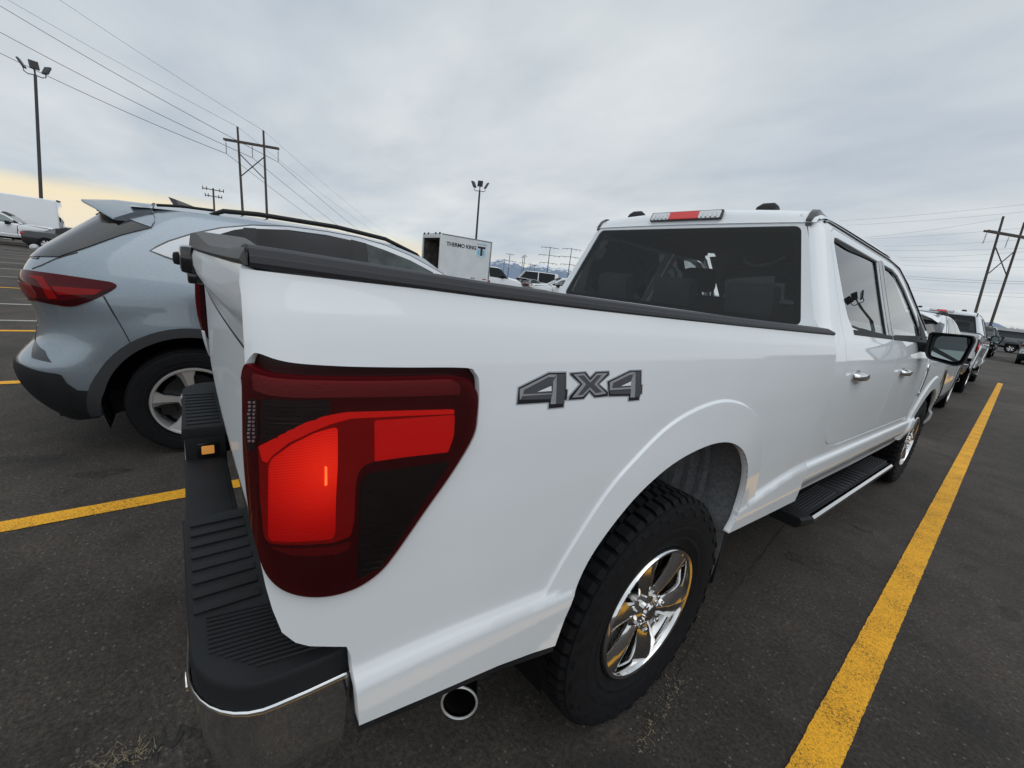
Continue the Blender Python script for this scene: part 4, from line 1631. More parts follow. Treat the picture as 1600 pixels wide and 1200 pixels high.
    mb.box(0.90, 1.02, 3.02, 3.16, 1.255, 1.325, 0.02)
    obj('mirror_arm', mb, 'plastic', mir_, mirror=mir)
    mb = MB()
    secs = []
    for y, s, dz in ((3.03, 0.86, 0), (2.958, 0.93, 0), (2.954, 0.97, 0), (2.958, 1.0, 0), (3.02, 1.0, 0), (3.08, 0.94, 0), (3.13, 0.72, 0)):
        ring = round_poly([(0.972, 1.405), (1.190, 1.412), (1.205, 1.38), (1.19, 1.215), (1.155, 1.195), (1.010, 1.218), (0.985, 1.26)], 0.03, 4)
        cx, cz = 1.09, 1.31
        secs.append([(cx + (x - cx) * s, y, cz + (z - cz) * s) for x, z in ring])
    mb.loft(secs)
    obj('mirror_shell', mb, 'plastic', mir_, mirror=mir)
    mb = MB()
    ring = round_poly([(0.992, 1.388), (1.172, 1.394), (1.183, 1.37), (1.168, 1.238), (1.145, 1.224), (1.020, 1.240), (1.002, 1.27)], 0.02, 4)
    mb.add([(x, 2.953 - 0.22 * (x - 1.18) + 0.15 * (z - 1.225), z) for x, z in ring], [tuple(range(len(ring)))])
    obj('mirror_glass', mb, 'mirror', mir_, smooth=False, mirror=mir)
    # roof ditch strip
    mb = MB()
    sec = []
    for y in (1.226, 1.235, 1.25, 1.275, 1.30, 1.35, 1.5, 2.0, 2.6, 2.75):
        z = roof_fn(0.655, y)[2] + 0.003 - 0.030 * sstep((y - 1.27) / 0.14)
        sec.append([(0.655, y, z - 0.02), (0.652, y, z + 0.010), (0.676, y, z + 0.007), (0.682, y, z - 0.02)])
    mb.loft(sec)
    obj('roof_strip', mb, 'gloss', truck, mirror=mir)

# rear wall of the cab with its window
def wall_y(x, z):
    s = min(1.0, abs(x) / max(0.3, S_cab(1.25, z)))
    return 1.096 + 0.27 * max(0.0, z - 1.38) - 0.010 * (1 - s * s) * sstep((z - 1.3) / 0.1)


def wall_fn(u, v):
    s = min(1.0, abs(u) / 1.0)
    return (u, wall_y(u, v), v + shz(1.15))


win = round_poly([(-0.795, 1.40), (0.795, 1.40), (0.640, 1.868), (-0.640, 1.868)], 0.035, 5)
YR = lambda z: 1.096 + 0.27 * max(0.0, z - 1.38)
wo = [(-S_cab(YR(z), z), z) for z in (1.9, 1.8, 1.6, 1.45, 1.35)] + [(-0.93, 1.2), (-0.93, 0.6), (0.93, 0.6), (0.93, 1.2)] + [(S_cab(YR(z), z), z) for z in (1.35, 1.45, 1.6, 1.8, 1.9)] + [(0.62, 1.905), (-0.62, 1.905)]
pobj('cab_rear', panel(wall_fn, wo, 0.03, [win], edge=0.02), 'white', truck)
rw = pobj('rear_window', panel(wall_fn, win, 0.06, offset=-0.004, edge=0.0), 'backlight', truck)
pobj('window_band', panel(wall_fn, win, 0.04, [round_poly([(-0.755, 1.425), (0.755, 1.425), (0.61, 1.842), (-0.61, 1.842)], 0.04, 5)], offset=-0.010, edge=0.002), 'dark', rw)
# roof
mb = MB()
mb.grid(roof_fn, [-0.70 + 1.4 * k / 40 for k in range(41)], [1.226, 1.232, 1.24, 1.25, 1.262, 1.275, 1.29, 1.31, 1.34, 1.4, 1.5, 1.6, 1.9, 2.2, 2.5, 2.7, 2.8])
roof = obj('roof', mb, 'white', truck, angle=60)
# high brake lamp
bl = thing('brake_light', None, None)
bl.parent = truck
bz = 1.940 + shz(1.2)


def strip_fn(u, v):
    return (u, 1.232 - 0.008 * math.cos(u / 0.25) + v * 0.35, bz + v)


for nm, xa, xb, m_, off in (('lamp_base', -0.232, 0.232, 'gloss', 0.004), ('cargo_lamp', -0.222, -0.096, 'cargo', 0.010), ('stop_lens', -0.095, 0.095, 'stoplens', 0.012), ('cargo_lamp', 0.096, 0.222, 'cargo', 0.010)):
    q = [(xa, -0.026), (xb, -0.026), (xb, 0.026), (xa, 0.026)] if nm == 'lamp_base' else [(xa, -0.021), (xb, -0.021), (xb, 0.020), (xa, 0.020)]
    pobj(nm, panel(strip_fn, round_poly(q, 0.006, 3), 0.02, offset=off, edge=0.012), m_, bl)
for x in (-0.157, 0.157):
    mb = MB()
    for k in range(4):
        mb.box(x - 0.045 + k * 0.028, x - 0.035 + k * 0.028, 1.205, 1.212, bz - 0.016, bz + 0.015, 0.002)
    obj('lamp_reflector', mb, 'chrome', bl)
for x in (-0.46, 0.40):
    mb = MB()
    secs = []
    for k in range(9):
        t = k / 8
        h = 0.058 * math.sin(PI * min(1, t * 1.12 + 0.06)) ** 0.5 if 0 < t < 1 else 0.008
        wd = 0.055 - 0.012 * t
        y = 1.33 + 0.13 * t
        z = 1.963 + shz(y)
        secs.append([(x - wd, y, z - 0.02), (x - wd * 0.9, y, z + h * 0.75), (x - wd * 0.5, y, z + h), (x + wd * 0.5, y, z + h), (x + wd * 0.9, y, z + h * 0.75), (x + wd, y, z - 0.02)])
    mb.loft(secs)
    obj('roof_antenna_pod', mb, 'plastic', truck, angle=50)

# windscreen, bonnet and nose
mb = MB()
mb.grid(lambda u, v: ((0.66 + 0.16 * v) * u, 2.80 + 0.85 * v + 0.10 * (1 - u * u) * v, 1.925 - 0.52 * v + 0.03 * (1 - u * u) * (1 - v) + shz(3.2)), [-1 + k / 8 for k in range(17)], [k / 8 for k in range(9)])
obj('windscreen', mb, 'clearglass', truck)
mb = MB()
mb.grid(lambda u, v: (u * (0.86 - 0.05 * v), 3.62 + 1.26 * v - 0.10 * u * u * v, 1.385 - 0.055 * v - 0.06 * sstep((v - 0.85) / 0.15) + 0.045 * (1 - u ** 4) + 0.012 * sstep((0.55 - abs(u)) / 0.1) + shz(4)), [-1 + k / 12 for k in range(25)], [k / 14 for k in range(15)])
obj('bonnet', mb, 'white', truck, angle=50)
mb = MB()
mb.box(-0.80, 0.80, 4.80, 4.93, 0.62, 1.24, 0.04)
obj('grille', mb, 'gloss', truck)
mb = MB()
for z in (0.90, 1.0, 1.10):
    mb.box(-0.5, 0.5, 4.92, 4.955, z, z + 0.035, 0.008)
mb.box(-0.90, 0.90, 4.80, 5.02, 0.50, 0.70, 0.05)
obj('front_bumper', mb, 'chrome', truck)
for sx in (-1, 1):
    mb = MB()
    mb.box(*sorted((sx * 0.56, sx * 0.86)), 4.74, 4.92, 0.86, 1.20, 0.03)
    obj('headlight', mb, 'lampglass', truck)
# cabin: floor, dash, seats
mb = MB()
mb.box(-0.86, 0.86, 1.13, 3.6, 0.60, 0.68)
mb.box(-0.90, -0.86, 1.15, 3.5, 0.62, 1.36)
mb.box(0.86, 0.90, 1.15, 3.5, 0.62, 1.36)
mb.box(-0.86, 0.86, 1.125, 1.15, 0.62, 1.37)
mb.box(-0.80, 0.80, 3.25, 3.62, 0.95, 1.30, 0.06)
mb.box(-0.655, 0.655, 1.27, 2.8, 1.875, 1.89)
for sx in (-1, 1):
    mb.loft([[(sx * 0.645, y, 1.86 + shz(y)), (sx * 0.69, y, 1.86 + shz(y)), (sx * 0.69, y, 1.915 + shz(y)), (sx * 0.645, y, 1.92 + shz(y))] for y in (1.32, 2.70)])
mb.loft([[(-0.62, 2.78, 1.90), (0.62, 2.78, 1.90), (0.62, 2.78, 1.885), (-0.62, 2.78, 1.885)], [(-0.64, 3.08, 1.765), (0.64, 3.08, 1.765), (0.64, 3.08, 1.75), (-0.64, 3.08, 1.75)]])
obj('cabin_trim', mb, 'cabin', truck)


def seat(x, y, w, top, name='seat', heads=1):
    mb = MB()
    mb.box(x - w / 2, x + w / 2, y, y + 0.50, 0.80, 1.0, 0.05)
    Mx = Matrix.Translation((0, y, 0.95)) @ Matrix.Rotation(R_(14), 4, 'X') @ Matrix.Translation((0, -y, -0.95))
    mb.box(x - w / 2, x + w / 2, y - 0.10, y + 0.04, 0.95, top, 0.05, M=Mx)
    s = obj(name, mb, 'seat', truck)
    for k in range(heads):
        hx = x + (k - (heads - 1) / 2) * 0.47
        hb = MB()
        hb.box(hx - 0.135, hx + 0.135, y - 0.10, y + 0.01, top + 0.035, top + 0.225, 0.045, M=Mx)
        hb.tube([(hx - 0.05, y - 0.04, top - 0.05), (hx - 0.05, y - 0.04, top + 0.06)], 0.007, 6)
        hb.tube([(hx + 0.05, y - 0.04, top - 0.05), (hx + 0.05, y - 0.04, top + 0.06)], 0.007, 6)
        obj('headrest', hb, 'seat', s)


seat(0, 1.46, 1.36, 1.36, 'rear_bench', 3)
seat(0.40, 2.45, 0.54, 1.50)
seat(-0.40, 2.45, 0.54, 1.50)
mb = MB()
mb.lathe([(0.17, -0.015), (0.19, 0), (0.17, 0.015), (0.155, 0), (0.17, -0.015)], 28, axis='z')
Mw = Matrix.Translation((-0.40, 3.02, 1.28)) @ Matrix.Rotation(R_(70), 4, 'X')
mb.v = [tuple(Mw @ Vector(v)) for v in mb.v]
obj('steering_wheel', mb, 'cabin', truck)
mb = MB()
mb.box(-0.11, 0.11, 2.96, 2.985, 1.66, 1.72, 0.01)
obj('rear_view_mirror', mb, 'cabin', truck)
# ------------------------------------------------------------------ the ice-blue crossover beside it
SUV_O = (-2.865, -1.15, 0.0)
suv = thing('suv', 'pale ice blue suv with black roof rails, left of the big pickup', 'suv', SUV_O)
SW = smooth_tab([(0.18, 0.86), (0.30, 0.905), (0.42, 0.925), (0.55, 0.930), (0.75, 0.925), (0.93, 0.929), (1.04, 0.928), (1.12, 0.915), (1.20, 0.890), (1.30, 0.858), (1.45, 0.800), (1.58, 0.738), (1.64, 0.690), (1.70, 0.60)])
SE = smooth_tab([(0.18, -0.64), (0.30, -0.73), (0.38, -0.80), (0.50, -0.855), (0.62, -0.87), (0.675, -0.845), (0.72, -0.78), (0.80, -0.745), (0.90, -0.74), (1.00, -0.765), (1.08, -0.795), (1.15, -0.785), (1.20, -0.755), (1.26, -0.73), (1.40, -0.575), (1.56, -0.395), (1.66, -0.29)])
CA, CB, CL = 0.42, 0.40, 0.64


def suv_w(y, z):
    w = float(np.interp(z, *SW))
    # shoulder over the rear wheel and the waist behind the lamp
    w += 0.008 * math.exp(-((z - 0.80) / 0.14) ** 2) * math.exp(-((y - 0.0) / 0.55) ** 2)
    if y > 2.9:
        w -= 0.26 * sstep((y - 2.9) / 0.8) ** 1.4
    r = math.hypot(y, z - 0.40)
    if r < 0.60:
        w += 0.008 * sstep((0.64 - r) / 0.22)
    r = math.hypot(y - 2.71, z - 0.40)
    if r < 0.56:
        w += 0.008 * sstep((0.62 - r) / 0.22)
    return w


def suv_fn(u, v):
    e = float(np.interp(v, *SE))
    yc = e + CB
    if u >= yc:
        return (suv_w(u, v), u, v)
    w = suv_w(yc, v)
    t = (yc - u) / CL
    if t <= 1:
        a = t * PI / 2
        return (w - CA * (1 - max(0.0, math.cos(a)) ** 0.85), yc - CB * math.sin(a) ** 0.9, v)
    k = (w - CA)
    d = (t - 1) * CL
    return (k - d, yc - CB - 0.03 * sstep(d / max(k, 0.1)), v)


TS = Tracer(suv_fn, (-1.05, 2.6), (0.2, 1.64), 150, SUV_O)


def z1(pts):
    return TS.poly([(x / 4.2875, 380 + y / 4.2875) for x, y in pts])


def z0(pts):
    return TS.poly([(x / 4.0, 250 + y / 4.0) for x, y in pts])


def ucen(z):
    e = float(np.interp(z, *SE))
    return e + CB - CL - (suv_w(e + CB, z) - CA)


zs = np.linspace(0.30, 1.58, 34)
arch_r = [(0.455 * math.cos(R_(a)), 0.365 + 0.455 * math.sin(R_(a))) for a in range(196, -17, -6)]
arch_f = [(2.71 + 0.42 * math.cos(R_(a)), 0.365 + 0.42 * math.sin(R_(a))) for a in range(196, -17, -6)]
so = [(ucen(z), z) for z in zs[::-1]]
so += [(arch_r[0][0] - 0.02, 0.30)] + arch_r + [(arch_r[-1][0] + 0.02, 0.24), (1.4, 0.22), (arch_f[0][0] - 0.02, 0.24)] + arch_f + [(arch_f[-1][0] + 0.03, 0.25), (3.55, 0.30), (3.66, 0.60), (3.64, 0.82), (3.4, 0.98), (2.9, 1.05), (2.35, 1.10), (2.02, 1.34), (1.72, 1.52), (1.45, 1.595), (1.0, 1.625), (0.3, 1.628), (-0.10, 1.61), (-0.18, 1.58)]
for mir in (False, True):
    pobj('body_side', panel(suv_fn, so, 0.028, edge=0.02), 'blue', suv, mir)
    # lower cladding, arch moulding
    clad = [(z1([q])[0]) for q in ((88, 770), (150, 815), (260, 855), (385, 875), (412, 885), (450, 940), (520, 985), (672, 992))]
    low = [(-0.47, 0.30), (-0.60, 0.27), (-0.9, 0.265), (ucen(0.265), 0.265)]
    pobj('bumper_cladding', panel(suv_fn, [(ucen(0.60), 0.60), (-0.98, 0.60)] + clad + [(-0.45, 0.42)] + low, 0.03, offset=0.006, edge=0.01), 'plastic', suv, mir)
    pobj('bumper_vent', panel(suv_fn, z1([(182, 628), (235, 640), (300, 720), (345, 800), (215, 768)]), 0.03, offset=0.003, edge=0.004), 'gloss', suv, mir)
    arch_m = [(0.455 * math.cos(R_(a)), 0.365 + 0.455 * math.sin(R_(a))) for a in range(186, -17, -6)]
    arch_o = [(0.515 * math.cos(R_(a)), 0.365 + 0.515 * math.sin(R_(a))) for a in range(186, -17, -6)]
    pobj('arch_moulding', panel(suv_fn, arch_m + arch_o[::-1], 0.03, offset=0.011, edge=0.016), 'archplastic', suv, mir)
    arch_m = [(2.71 + p[0] * 0.925, 0.365 + (p[1] - 0.365) * 0.925) for p in arch_m]
    arch_o = [(2.71 + p[0] * 0.925, 0.365 + (p[1] - 0.365) * 0.925) for p in arch_o]
    pobj('arch_moulding', panel(suv_fn, arch_m + arch_o[::-1], 0.03, offset=0.011, edge=0.016), 'archplastic', suv, mir)
    pobj('sill_cladding', panel(suv_fn, [(0.47, 0.235), (1.4, 0.225), (2.24, 0.235), (2.24, 0.40), (1.4, 0.38), (0.50, 0.42)], 0.04, offset=0.006, edge=0.01), 'plastic', suv, mir)
    for yc_, rr in ((0.0, 0.458), (2.71, 0.424)):
        mb = MB()
        mb.grid(lambda a, t: (0.915 - 0.36 * t, yc_ + rr * math.cos(a), 0.365 + rr * math.sin(a)), [R_(-18 + 216 * k / 30) for k in range(31)], (0, 0.5, 1))
        mb.grid(lambda a, r: (0.60, yc_ + r * math.cos(a), 0.365 + r * math.sin(a)), [R_(-18 + 216 * k / 30) for k in range(31)], (0.1, rr))
        obj('wheel_liner', mb, 'dark', suv, mirror=mir)
    # tail lamp
    tl = thing('taillight', None, None)
    tl.parent = suv
    out = z1(smooth_poly([(88, 200), (103, 172), (250, 190), (450, 217), (640, 245), (745, 262), (782, 285), (755, 315), (650, 370), (550, 408), (480, 424), (390, 415), (250, 385), (160, 352), (112, 325), (92, 260)], 4))
    pobj('lens', panel(suv_fn, out, 0.02, offset=0.006, edge=0.012), 'lens', tl, mir)
    pobj('light_guide', panel(suv_fn, z1([(196, 214), (296, 226), (345, 300), (392, 372), (332, 372), (296, 305), (256, 248)]), 0.02, offset=0.0085, edge=0.003), 'lensmid', tl, mir)
    pobj('light_guide', panel(suv_fn, z1([(348, 286), (690, 312), (640, 344), (396, 346)]), 0.02, offset=0.0085, edge=0.003), 'lensmid', tl, mir)
    pobj('reverse_lamp', panel(suv_fn, z1([(118, 246), (212, 272), (264, 362), (240, 366), (152, 332), (122, 302)]), 0.02, offset=0.0085, edge=0.003), 'reflexdim', tl, mir)
    pobj('lens_shade', panel(suv_fn, z1([(240, 350), (330, 380), (420, 385), (620, 352), (660, 330), (770, 285), (752, 312), (650, 366), (545, 404), (478, 419), (392, 410), (252, 380)]), 0.02, offset=0.0082, edge=0.002), 'lensrim', tl, mir)
    # rear side glass and rear window edge
    dp = z0([(205, 612), (372, 606), (550, 546), (760, 470), (942, 426), (800, 374), (655, 330), (500, 428)])
    pobj('rear_quarter_trim', panel(suv_fn, dp, 0.025, offset=0.006, edge=0.008), 'gloss', suv, mir)
    # day-light opening: black line, bright surround, panes
    top = [(233, 392), (245, 384), (262, 376), (300, 364), (345, 355), (393, 351), (450, 353), (510, 361), (560, 370), (600, 382), (640, 398), (692, 427)]
    lowp = [(1.95, 1.10), (1.3, 1.13), (0.6, 1.17), (0.2, 1.23), (0.0, 1.285), (-0.10, 1.315)]
    T_ = TS.poly(top)
    pobj('window_line', panel(suv_fn, T_ + lowp, 0.04, offset=0.002, edge=0.002), 'gloss', suv, mir)

    def shrink(poly, d):
        P = [np.array(p) for p in poly]
        o_ = []
        for i in range(len(P)):
            a = P[i] - P[i - 1]
            b = P[(i + 1) % len(P)] - P[i]
            n1 = np.array([a[1], -a[0]]) / (np.linalg.norm(a) + 1e-9)
            n2 = np.array([b[1], -b[0]]) / (np.linalg.norm(b) + 1e-9)
            n = n1 + n2
            n /= np.linalg.norm(n) + 1e-9
            o_.append(tuple(P[i] + n * d))
        return o_
    br = shrink(T_ + lowp, 0.010)
    pobj('window_surround', panel(suv_fn, br, 0.03, offset=0.005, edge=0.003), 'silver', suv, mir)
    for nm, tp, lo in (('quarter_window', [(331, 374), (345, 366), (366, 360), (391, 357)], [(0.34, 1.24), (0.12, 1.27), (0.0, 1.335)]),
                       ('rear_window_pane', [(397, 358), (450, 360), (510, 368), (552, 377)], [(1.12, 1.16), (0.6, 1.195), (0.37, 1.235)]),
                       ('front_window_pane', [(568, 380), (600, 391), (640, 407), (676, 426)], [(1.86, 1.125), (1.3, 1.155), (1.16, 1.16)])):
        pobj(nm, panel(suv_fn, TS.poly(tp) + lo, 0.04, offset=0.0075, edge=0.003), 'suvglassfront' if nm == 'front_window_pane' else 'suvglass', suv, mir)
    for p in ([TS(380, 356.5), TS(400, 357.5), (0.395, 1.225), (0.30, 1.24)], [TS(548, 375), TS(572, 381), (1.20, 1.145), (1.07, 1.15)]):
        pobj('pillar_trim', panel(suv_fn, p, 0.03, offset=0.0082, edge=0.003), 'darkglass', suv, mir)
    # shut lines
    sl = MB()
    sl.nn = []
    def seam(pts, w=0.006):
        q = [np.array(p) for p in pts]
        l, r = [], []
        for i in range(len(q)):
            d = q[min(i + 1, len(q) - 1)] - q[max(i - 1, 0)]
            n = np.array([-d[1], d[0]]) / (np.linalg.norm(d) + 1e-9) * w / 2
            l.append(tuple(q[i] + n))
            r.append(tuple(q[i] - n))
        panel(suv_fn, l + r[::-1], 0.03, offset=0.0015, edge=0.0, mb=sl)
    seam(z1([(693, 355), (760, 470), (825, 580), (888, 695)]))
    pobj('shut_line', sl, 'seam', suv, mir)
    sl = MB()
    sl.nn = []
    seam(z1([(215, 172), (280, 148), (380, 102), (520, 62)]))
    pobj('shut_line', sl, 'seam', suv, mir)
    # roof rail
    mb = MB()
    pts = []
    for y, dz in ((0.16, -0.01), (0.24, 0.022), (0.45, 0.032), (1.0, 0.034), (1.4, 0.026), (1.70, 0.004), (1.85, -0.04)):
        zt = float(np.interp(y, [-0.2, 0.3, 1.0, 1.45, 1.72, 2.02], [1.58, 1.628, 1.625, 1.595, 1.52, 1.34]))
        pts.append((0.655 - 0.02 * (y < 0.2), y, zt + 0.018 + dz))
    mb.tube(pts, [0.012, 0.016, 0.017, 0.017, 0.017, 0.016, 0.012], 8)
    obj('roof_rail', mb, 'plastic', suv, mirror=mir)
    mb = MB()
    mb.tube([(0.70, -0.12, 1.632), (0.69, 0.0, 1.648), (0.67, 0.18, 1.655)], 0.010, 6)
    obj('roof_ditch_trim', mb, 'plastic', suv, mirror=mir)
# roof skin
def s_roof(t, y):
    zt = float(np.interp(y, [-0.35, -0.18, -0.10, 0.3, 1.0, 1.45, 1.72, 2.02], [1.60, 1.60, 1.612, 1.628, 1.625, 1.595, 1.52, 1.34]))
    w = suv_w(min(y, 1.9), zt) - 0.003
    cr = 0.055 * (1 - abs(t) ** 2.4)
    return (w * t, y, zt + cr)


mb = MB()
mb.grid(s_roof, [-1 + k / 14 for k in range(29)], [-0.25, -0.1, 0, 0.2, 0.5, 0.8, 1.1, 1.35, 1.45])
obj('roof', mb, 'blue', suv, angle=60)
mb = MB()
mb.grid(s_roof, [-1 + k / 8 for k in range(17)], [1.45, 1.6, 1.72, 1.9, 2.02])
mb.grid(lambda t, k: (0.74 * t, 2.02 + 0.33 * k + 0.1 * k * (1 - t * t), 1.375 - 0.26 * k + 0.02 * (1 - t * t)), [-1 + k / 8 for k in range(17)], [0, 0.5, 1])
obj('windscreen', mb, 'darkglass', suv, angle=60)
mb = MB()
mb.grid(lambda t, y: ((suv_w(y, 0.98) - 0.02) * t, y, 1.12 - 0.10 * ((y - 2.3) / 1.2) ** 1.5 + 0.05 * (1 - t * t)), [-1 + k / 10 for k in range(21)], [2.3, 2.6, 2.9, 3.2, 3.4, 3.5])
mb.box(-0.66, 0.66, 3.45, 3.62, 0.35, 1.0, 0.05)
obj('bonnet', mb, 'blue', suv, angle=50)
# rear window
mb = MB()
zz = [1.235, 1.32, 1.40, 1.50, 1.57]
mb.grid(lambda t, z: (t * (suv_fn(float(np.interp(z, *SE)) + CB - CL * 0.62, z)[0]), suv_fn(float(np.interp(z, *SE)) + CB - CL * (0.62 + 0.38 * (1 - abs(t)) ** 0.5), z)[1] - 0.006 - 0.02 * (1 - t * t), z), [-1 + k / 10 for k in range(21)], zz)
rg = obj('rear_window', mb, 'darkglass', suv, angle=60)
# tailgate spoiler
secs = []
for x in (-0.735, -0.715, -0.66, -0.55, -0.3, 0, 0.3, 0.55, 0.66, 0.715, 0.735):
    s = abs(x) / 0.735
    k = sstep((s - 0.80) / 0.20)
    yt = -0.515 + 0.055 * s ** 2 + 0.13 * k
    zt = 1.607 - 0.012 * s ** 2 - 0.085 * k
    zj = 1.664 - 0.045 * s ** 2.4 - 0.03 * k
    secs.append([(x, yt, zt), (x, yt + 0.004, zt + 0.008), (x, (yt - 0.16) / 2, (zt + zj) / 2 + 0.014), (x, -0.15, zj), (x, -0.14, zj - 0.03 * (1 - 0.8 * k)), (x * 0.98, yt + 0.10, zt - 0.045 * (1 - k)), (x, yt + 0.012, zt - 0.012 * (1 - 0.7 * k))])
mb = MB()
mb.loft(secs)
sp = obj('spoiler', mb, 'blue', suv, angle=40)
for mir in (False, True):
    pobj('spoiler_side', panel(suv_fn, z0([(575, 300), (640, 324), (800, 372), (945, 424), (968, 388), (962, 332), (930, 290), (800, 290), (660, 282)]), 0.025, offset=0.012, edge=0.01), 'blue', sp, mir)
mb = MB()
mb.tube([(x, -0.142, 1.668 - 0.045 * (abs(x) / 0.735) ** 2.4) for x in [-0.70 + 0.1 * k for k in range(15)]], 0.004, 5)
obj('shut_line', mb, 'seam', sp)
mb = MB()
mb.box(-0.36, 0.36, -0.44, -0.37, 1.555, 1.585, 0.01)
obj('spoiler_underside', mb, 'plastic', sp)
# antenna fin
mb = MB()
secs = []
for k in range(8):
    t = k / 7
    y = -0.03 + 0.17 * t
    h = 0.062 * (1 - t) ** 0.8 + 0.004
    w = 0.026 * (0.6 + 0.4 * math.sin(PI * t))
    secs.append([(-w, y - 0.012 * 0, 1.676), (-w * 0.3, y - 0.035 * (1 - t), 1.678 + h), (w * 0.3, y - 0.035 * (1 - t), 1.678 + h), (w, y, 1.676)])
mb.loft(secs)
obj('antenna_fin', mb, 'gloss', suv, angle=50)
# wiper, plate
mb = MB()
mb.tube([(0.02, -0.74, 1.262), (0.02, -0.785, 1.268), (0.06, -0.79, 1.272)], 0.014, 8)
mb.tube([(0.06, -0.79, 1.272), (-0.30, -0.74, 1.30)], 0.006, 6)
obj('rear_wiper', mb, 'plastic', suv)
mb = MB()
mb.lathe([(0.0, 0.02), (0.018, 0.015), (0.026, 0.0), (0.0, -0.01)], 16)
mb.v = [(0.10 + x, -0.79 + y, 1.272 + z) for x, y, z in mb.v]
obj('washer_cap', mb, 'silver', suv)
mb = MB()
mb.box(-0.16, 0.16, -0.792, -0.775, 0.78, 0.90, 0.004)
obj('licence_plate', mb, 'alloy', suv)
mb = MB()
mb.box(-0.62, 0.62, -0.70, 3.4, 0.24, 0.40)
mb.box(-0.60, 0.60, 0.5, 2.2, 0.40, 0.62)
obj('chassis', mb, 'under', suv)
mb = MB()
for y in (0.55, 1.45):
    for x in (-0.36, 0.36):
        mb.box(x - 0.24, x + 0.24, y, y + 0.14, 0.75, 1.22, 0.05)
        mb.box(x - 0.12, x + 0.12, y + 0.02, y + 0.11, 1.24, 1.42, 0.04)
obj('seat_row', mb, 'seat', suv)
for y, a, b in ((0.0, 10, 50), (2.71, 30, 70)):
    make_wheel(suv, (0.81, y, 0.363), (R_(a), 0, 0), 0.363, 0.225, 0.240, 'five', 0.012, ('alloy', 'alloy', 'alloydark'), False)
    make_wheel(suv, (-0.81, y, 0.363), (R_(b), 0, PI), 0.363, 0.225, 0.240, 'five', 0.012, ('alloy', 'alloy', 'alloydark'), False)
# ------------------------------------------------------------------ ground and its markings
g = MB()
g.add([(-9000, -9000, 0), (9000, -9000, 0), (9000, 9000, 0), (-9000, 9000, 0)], [(0, 1, 2, 3)])
struct('ground', g, 'asphalt')
SL = -0.0341                                   # the stalls lie a little off the pickup's axis
ROT = math.atan(-SL)


def ray(px, py):
    d = RC.T @ np.array([(px - 800) / F_PX, (py - 600) / F_PX, 1.0])
    return d


def on(px, py, **k):
    """point of the place that the photograph shows at a pixel, on a plane x=, y= or z= or at a depth d="""
    d = ray(px, py)
    if 'd' in k:
        return Vector(CAM + d * k['d'])
    (a, v), = k.items()
    i = 'xyz'.index(a)
    return Vector(CAM + d * ((v - CAM[i]) / d[i]))


def stripe(x0, ya, yb, w, m, z=0.004):
    mb = MB()
    n = max(2, int((yb - ya) / 0.012)) if abs(x0) < 2 else 40
    rnd = random.Random(int(x0 * 100))
    L = []
    R = []
    j1 = j2 = 0.0
    for k in range(n + 1):
        y = ya + (yb - ya) * k / n
        j1 = j1 * 0.4 + rnd.uniform(-0.0014, 0.0014)
        j2 = j2 * 0.4 + rnd.uniform(-0.0014, 0.0014)
        cx = x0 + SL * y
        L.append((cx - w / 2 + j1, y, z))
        R.append((cx + w / 2 + j2, y, z))
    k = n + 1
    mb.add(L + R, [(i, k + i, k + i + 1, i + 1) for i in range(n)])
    return struct('parking_line', mb, m)


stripe(1.428, -5.0, 18.9, 0.112, 'yellow')
stripe(-1.362, -5.0, 18.9, 0.112, 'yellow')
for k in range(1, 12):
    stripe(-1.362 - 2.86 * k, -12.0, 18.0, 0.11, 'yellow' if k < 5 and k != 3 else 'whiteline')
stripe(-8.0, -12.0, -2.9, 0.09, 'whiteline')

# the open joint in the paving beside and behind the pickup
def crack(pts, w, seed, name='pavement_crack'):
    rnd = random.Random(seed)
    P = smooth_poly(pts, 14, False)
    mb = MB()
    L, R = [], []
    for i, p in enumerate(P):
        a = Vector(P[max(0, i - 1)])
        b = Vector(P[min(len(P) - 1, i + 1)])
        t = (b - a).normalized()
        n = Vector((-t.y, t.x))
        q = Vector(p) + n * rnd.uniform(-0.5, 0.5) * w
        ww = w * rnd.uniform(0.35, 1.25) * (0.15 + 0.85 * math.sin(PI * i / (len(P) - 1)) ** 0.4)
        L.append((q.x - n.x * ww / 2, q.y - n.y * ww / 2, 0.0035))
        R.append((q.x + n.x * ww / 2, q.y + n.y * ww / 2, 0.0035))
    k = len(P)
    mb.add(L + R, [(i, k + i, k + i + 1, i + 1) for i in range(k - 1)])
    return struct(name, mb, 'seamfill')


MAT['seamfill'] = mat('crack_dirt', (0.030, 0.027, 0.024), 0.95, noise=0.6, nscale=50)
MAT['patch'] = mat('tar_stain', (0.030, 0.028, 0.027), 0.8, noise=0.4, nscale=12)
j = [on(1240, 800, z=0), on(1190, 868, z=0), on(1110, 975, z=0), on(1075, 1025, z=0), on(1050, 1078, z=0), on(1010, 1140, z=0), on(985, 1195, z=0)]
crack([(p.x, p.y) for p in j], 0.010, 3)
j = [on(330, 1130, z=0), on(250, 1165, z=0), on(190, 1195, z=0), on(120, 1230, z=0)]
crack([(p.x, p.y) for p in j], 0.05, 5)
j = [on(1440, 705, z=0), on(1475, 712, z=0), on(1500, 727, z=0), on(1530, 733, z=0)]
crack([(p.x, p.y) for p in j], 0.012, 8)
j = [on(1460, 690, z=0), on(1530, 640, z=0), on(1600, 655, z=0)]
crack([(p.x, p.y) for p in j], 0.012, 9)


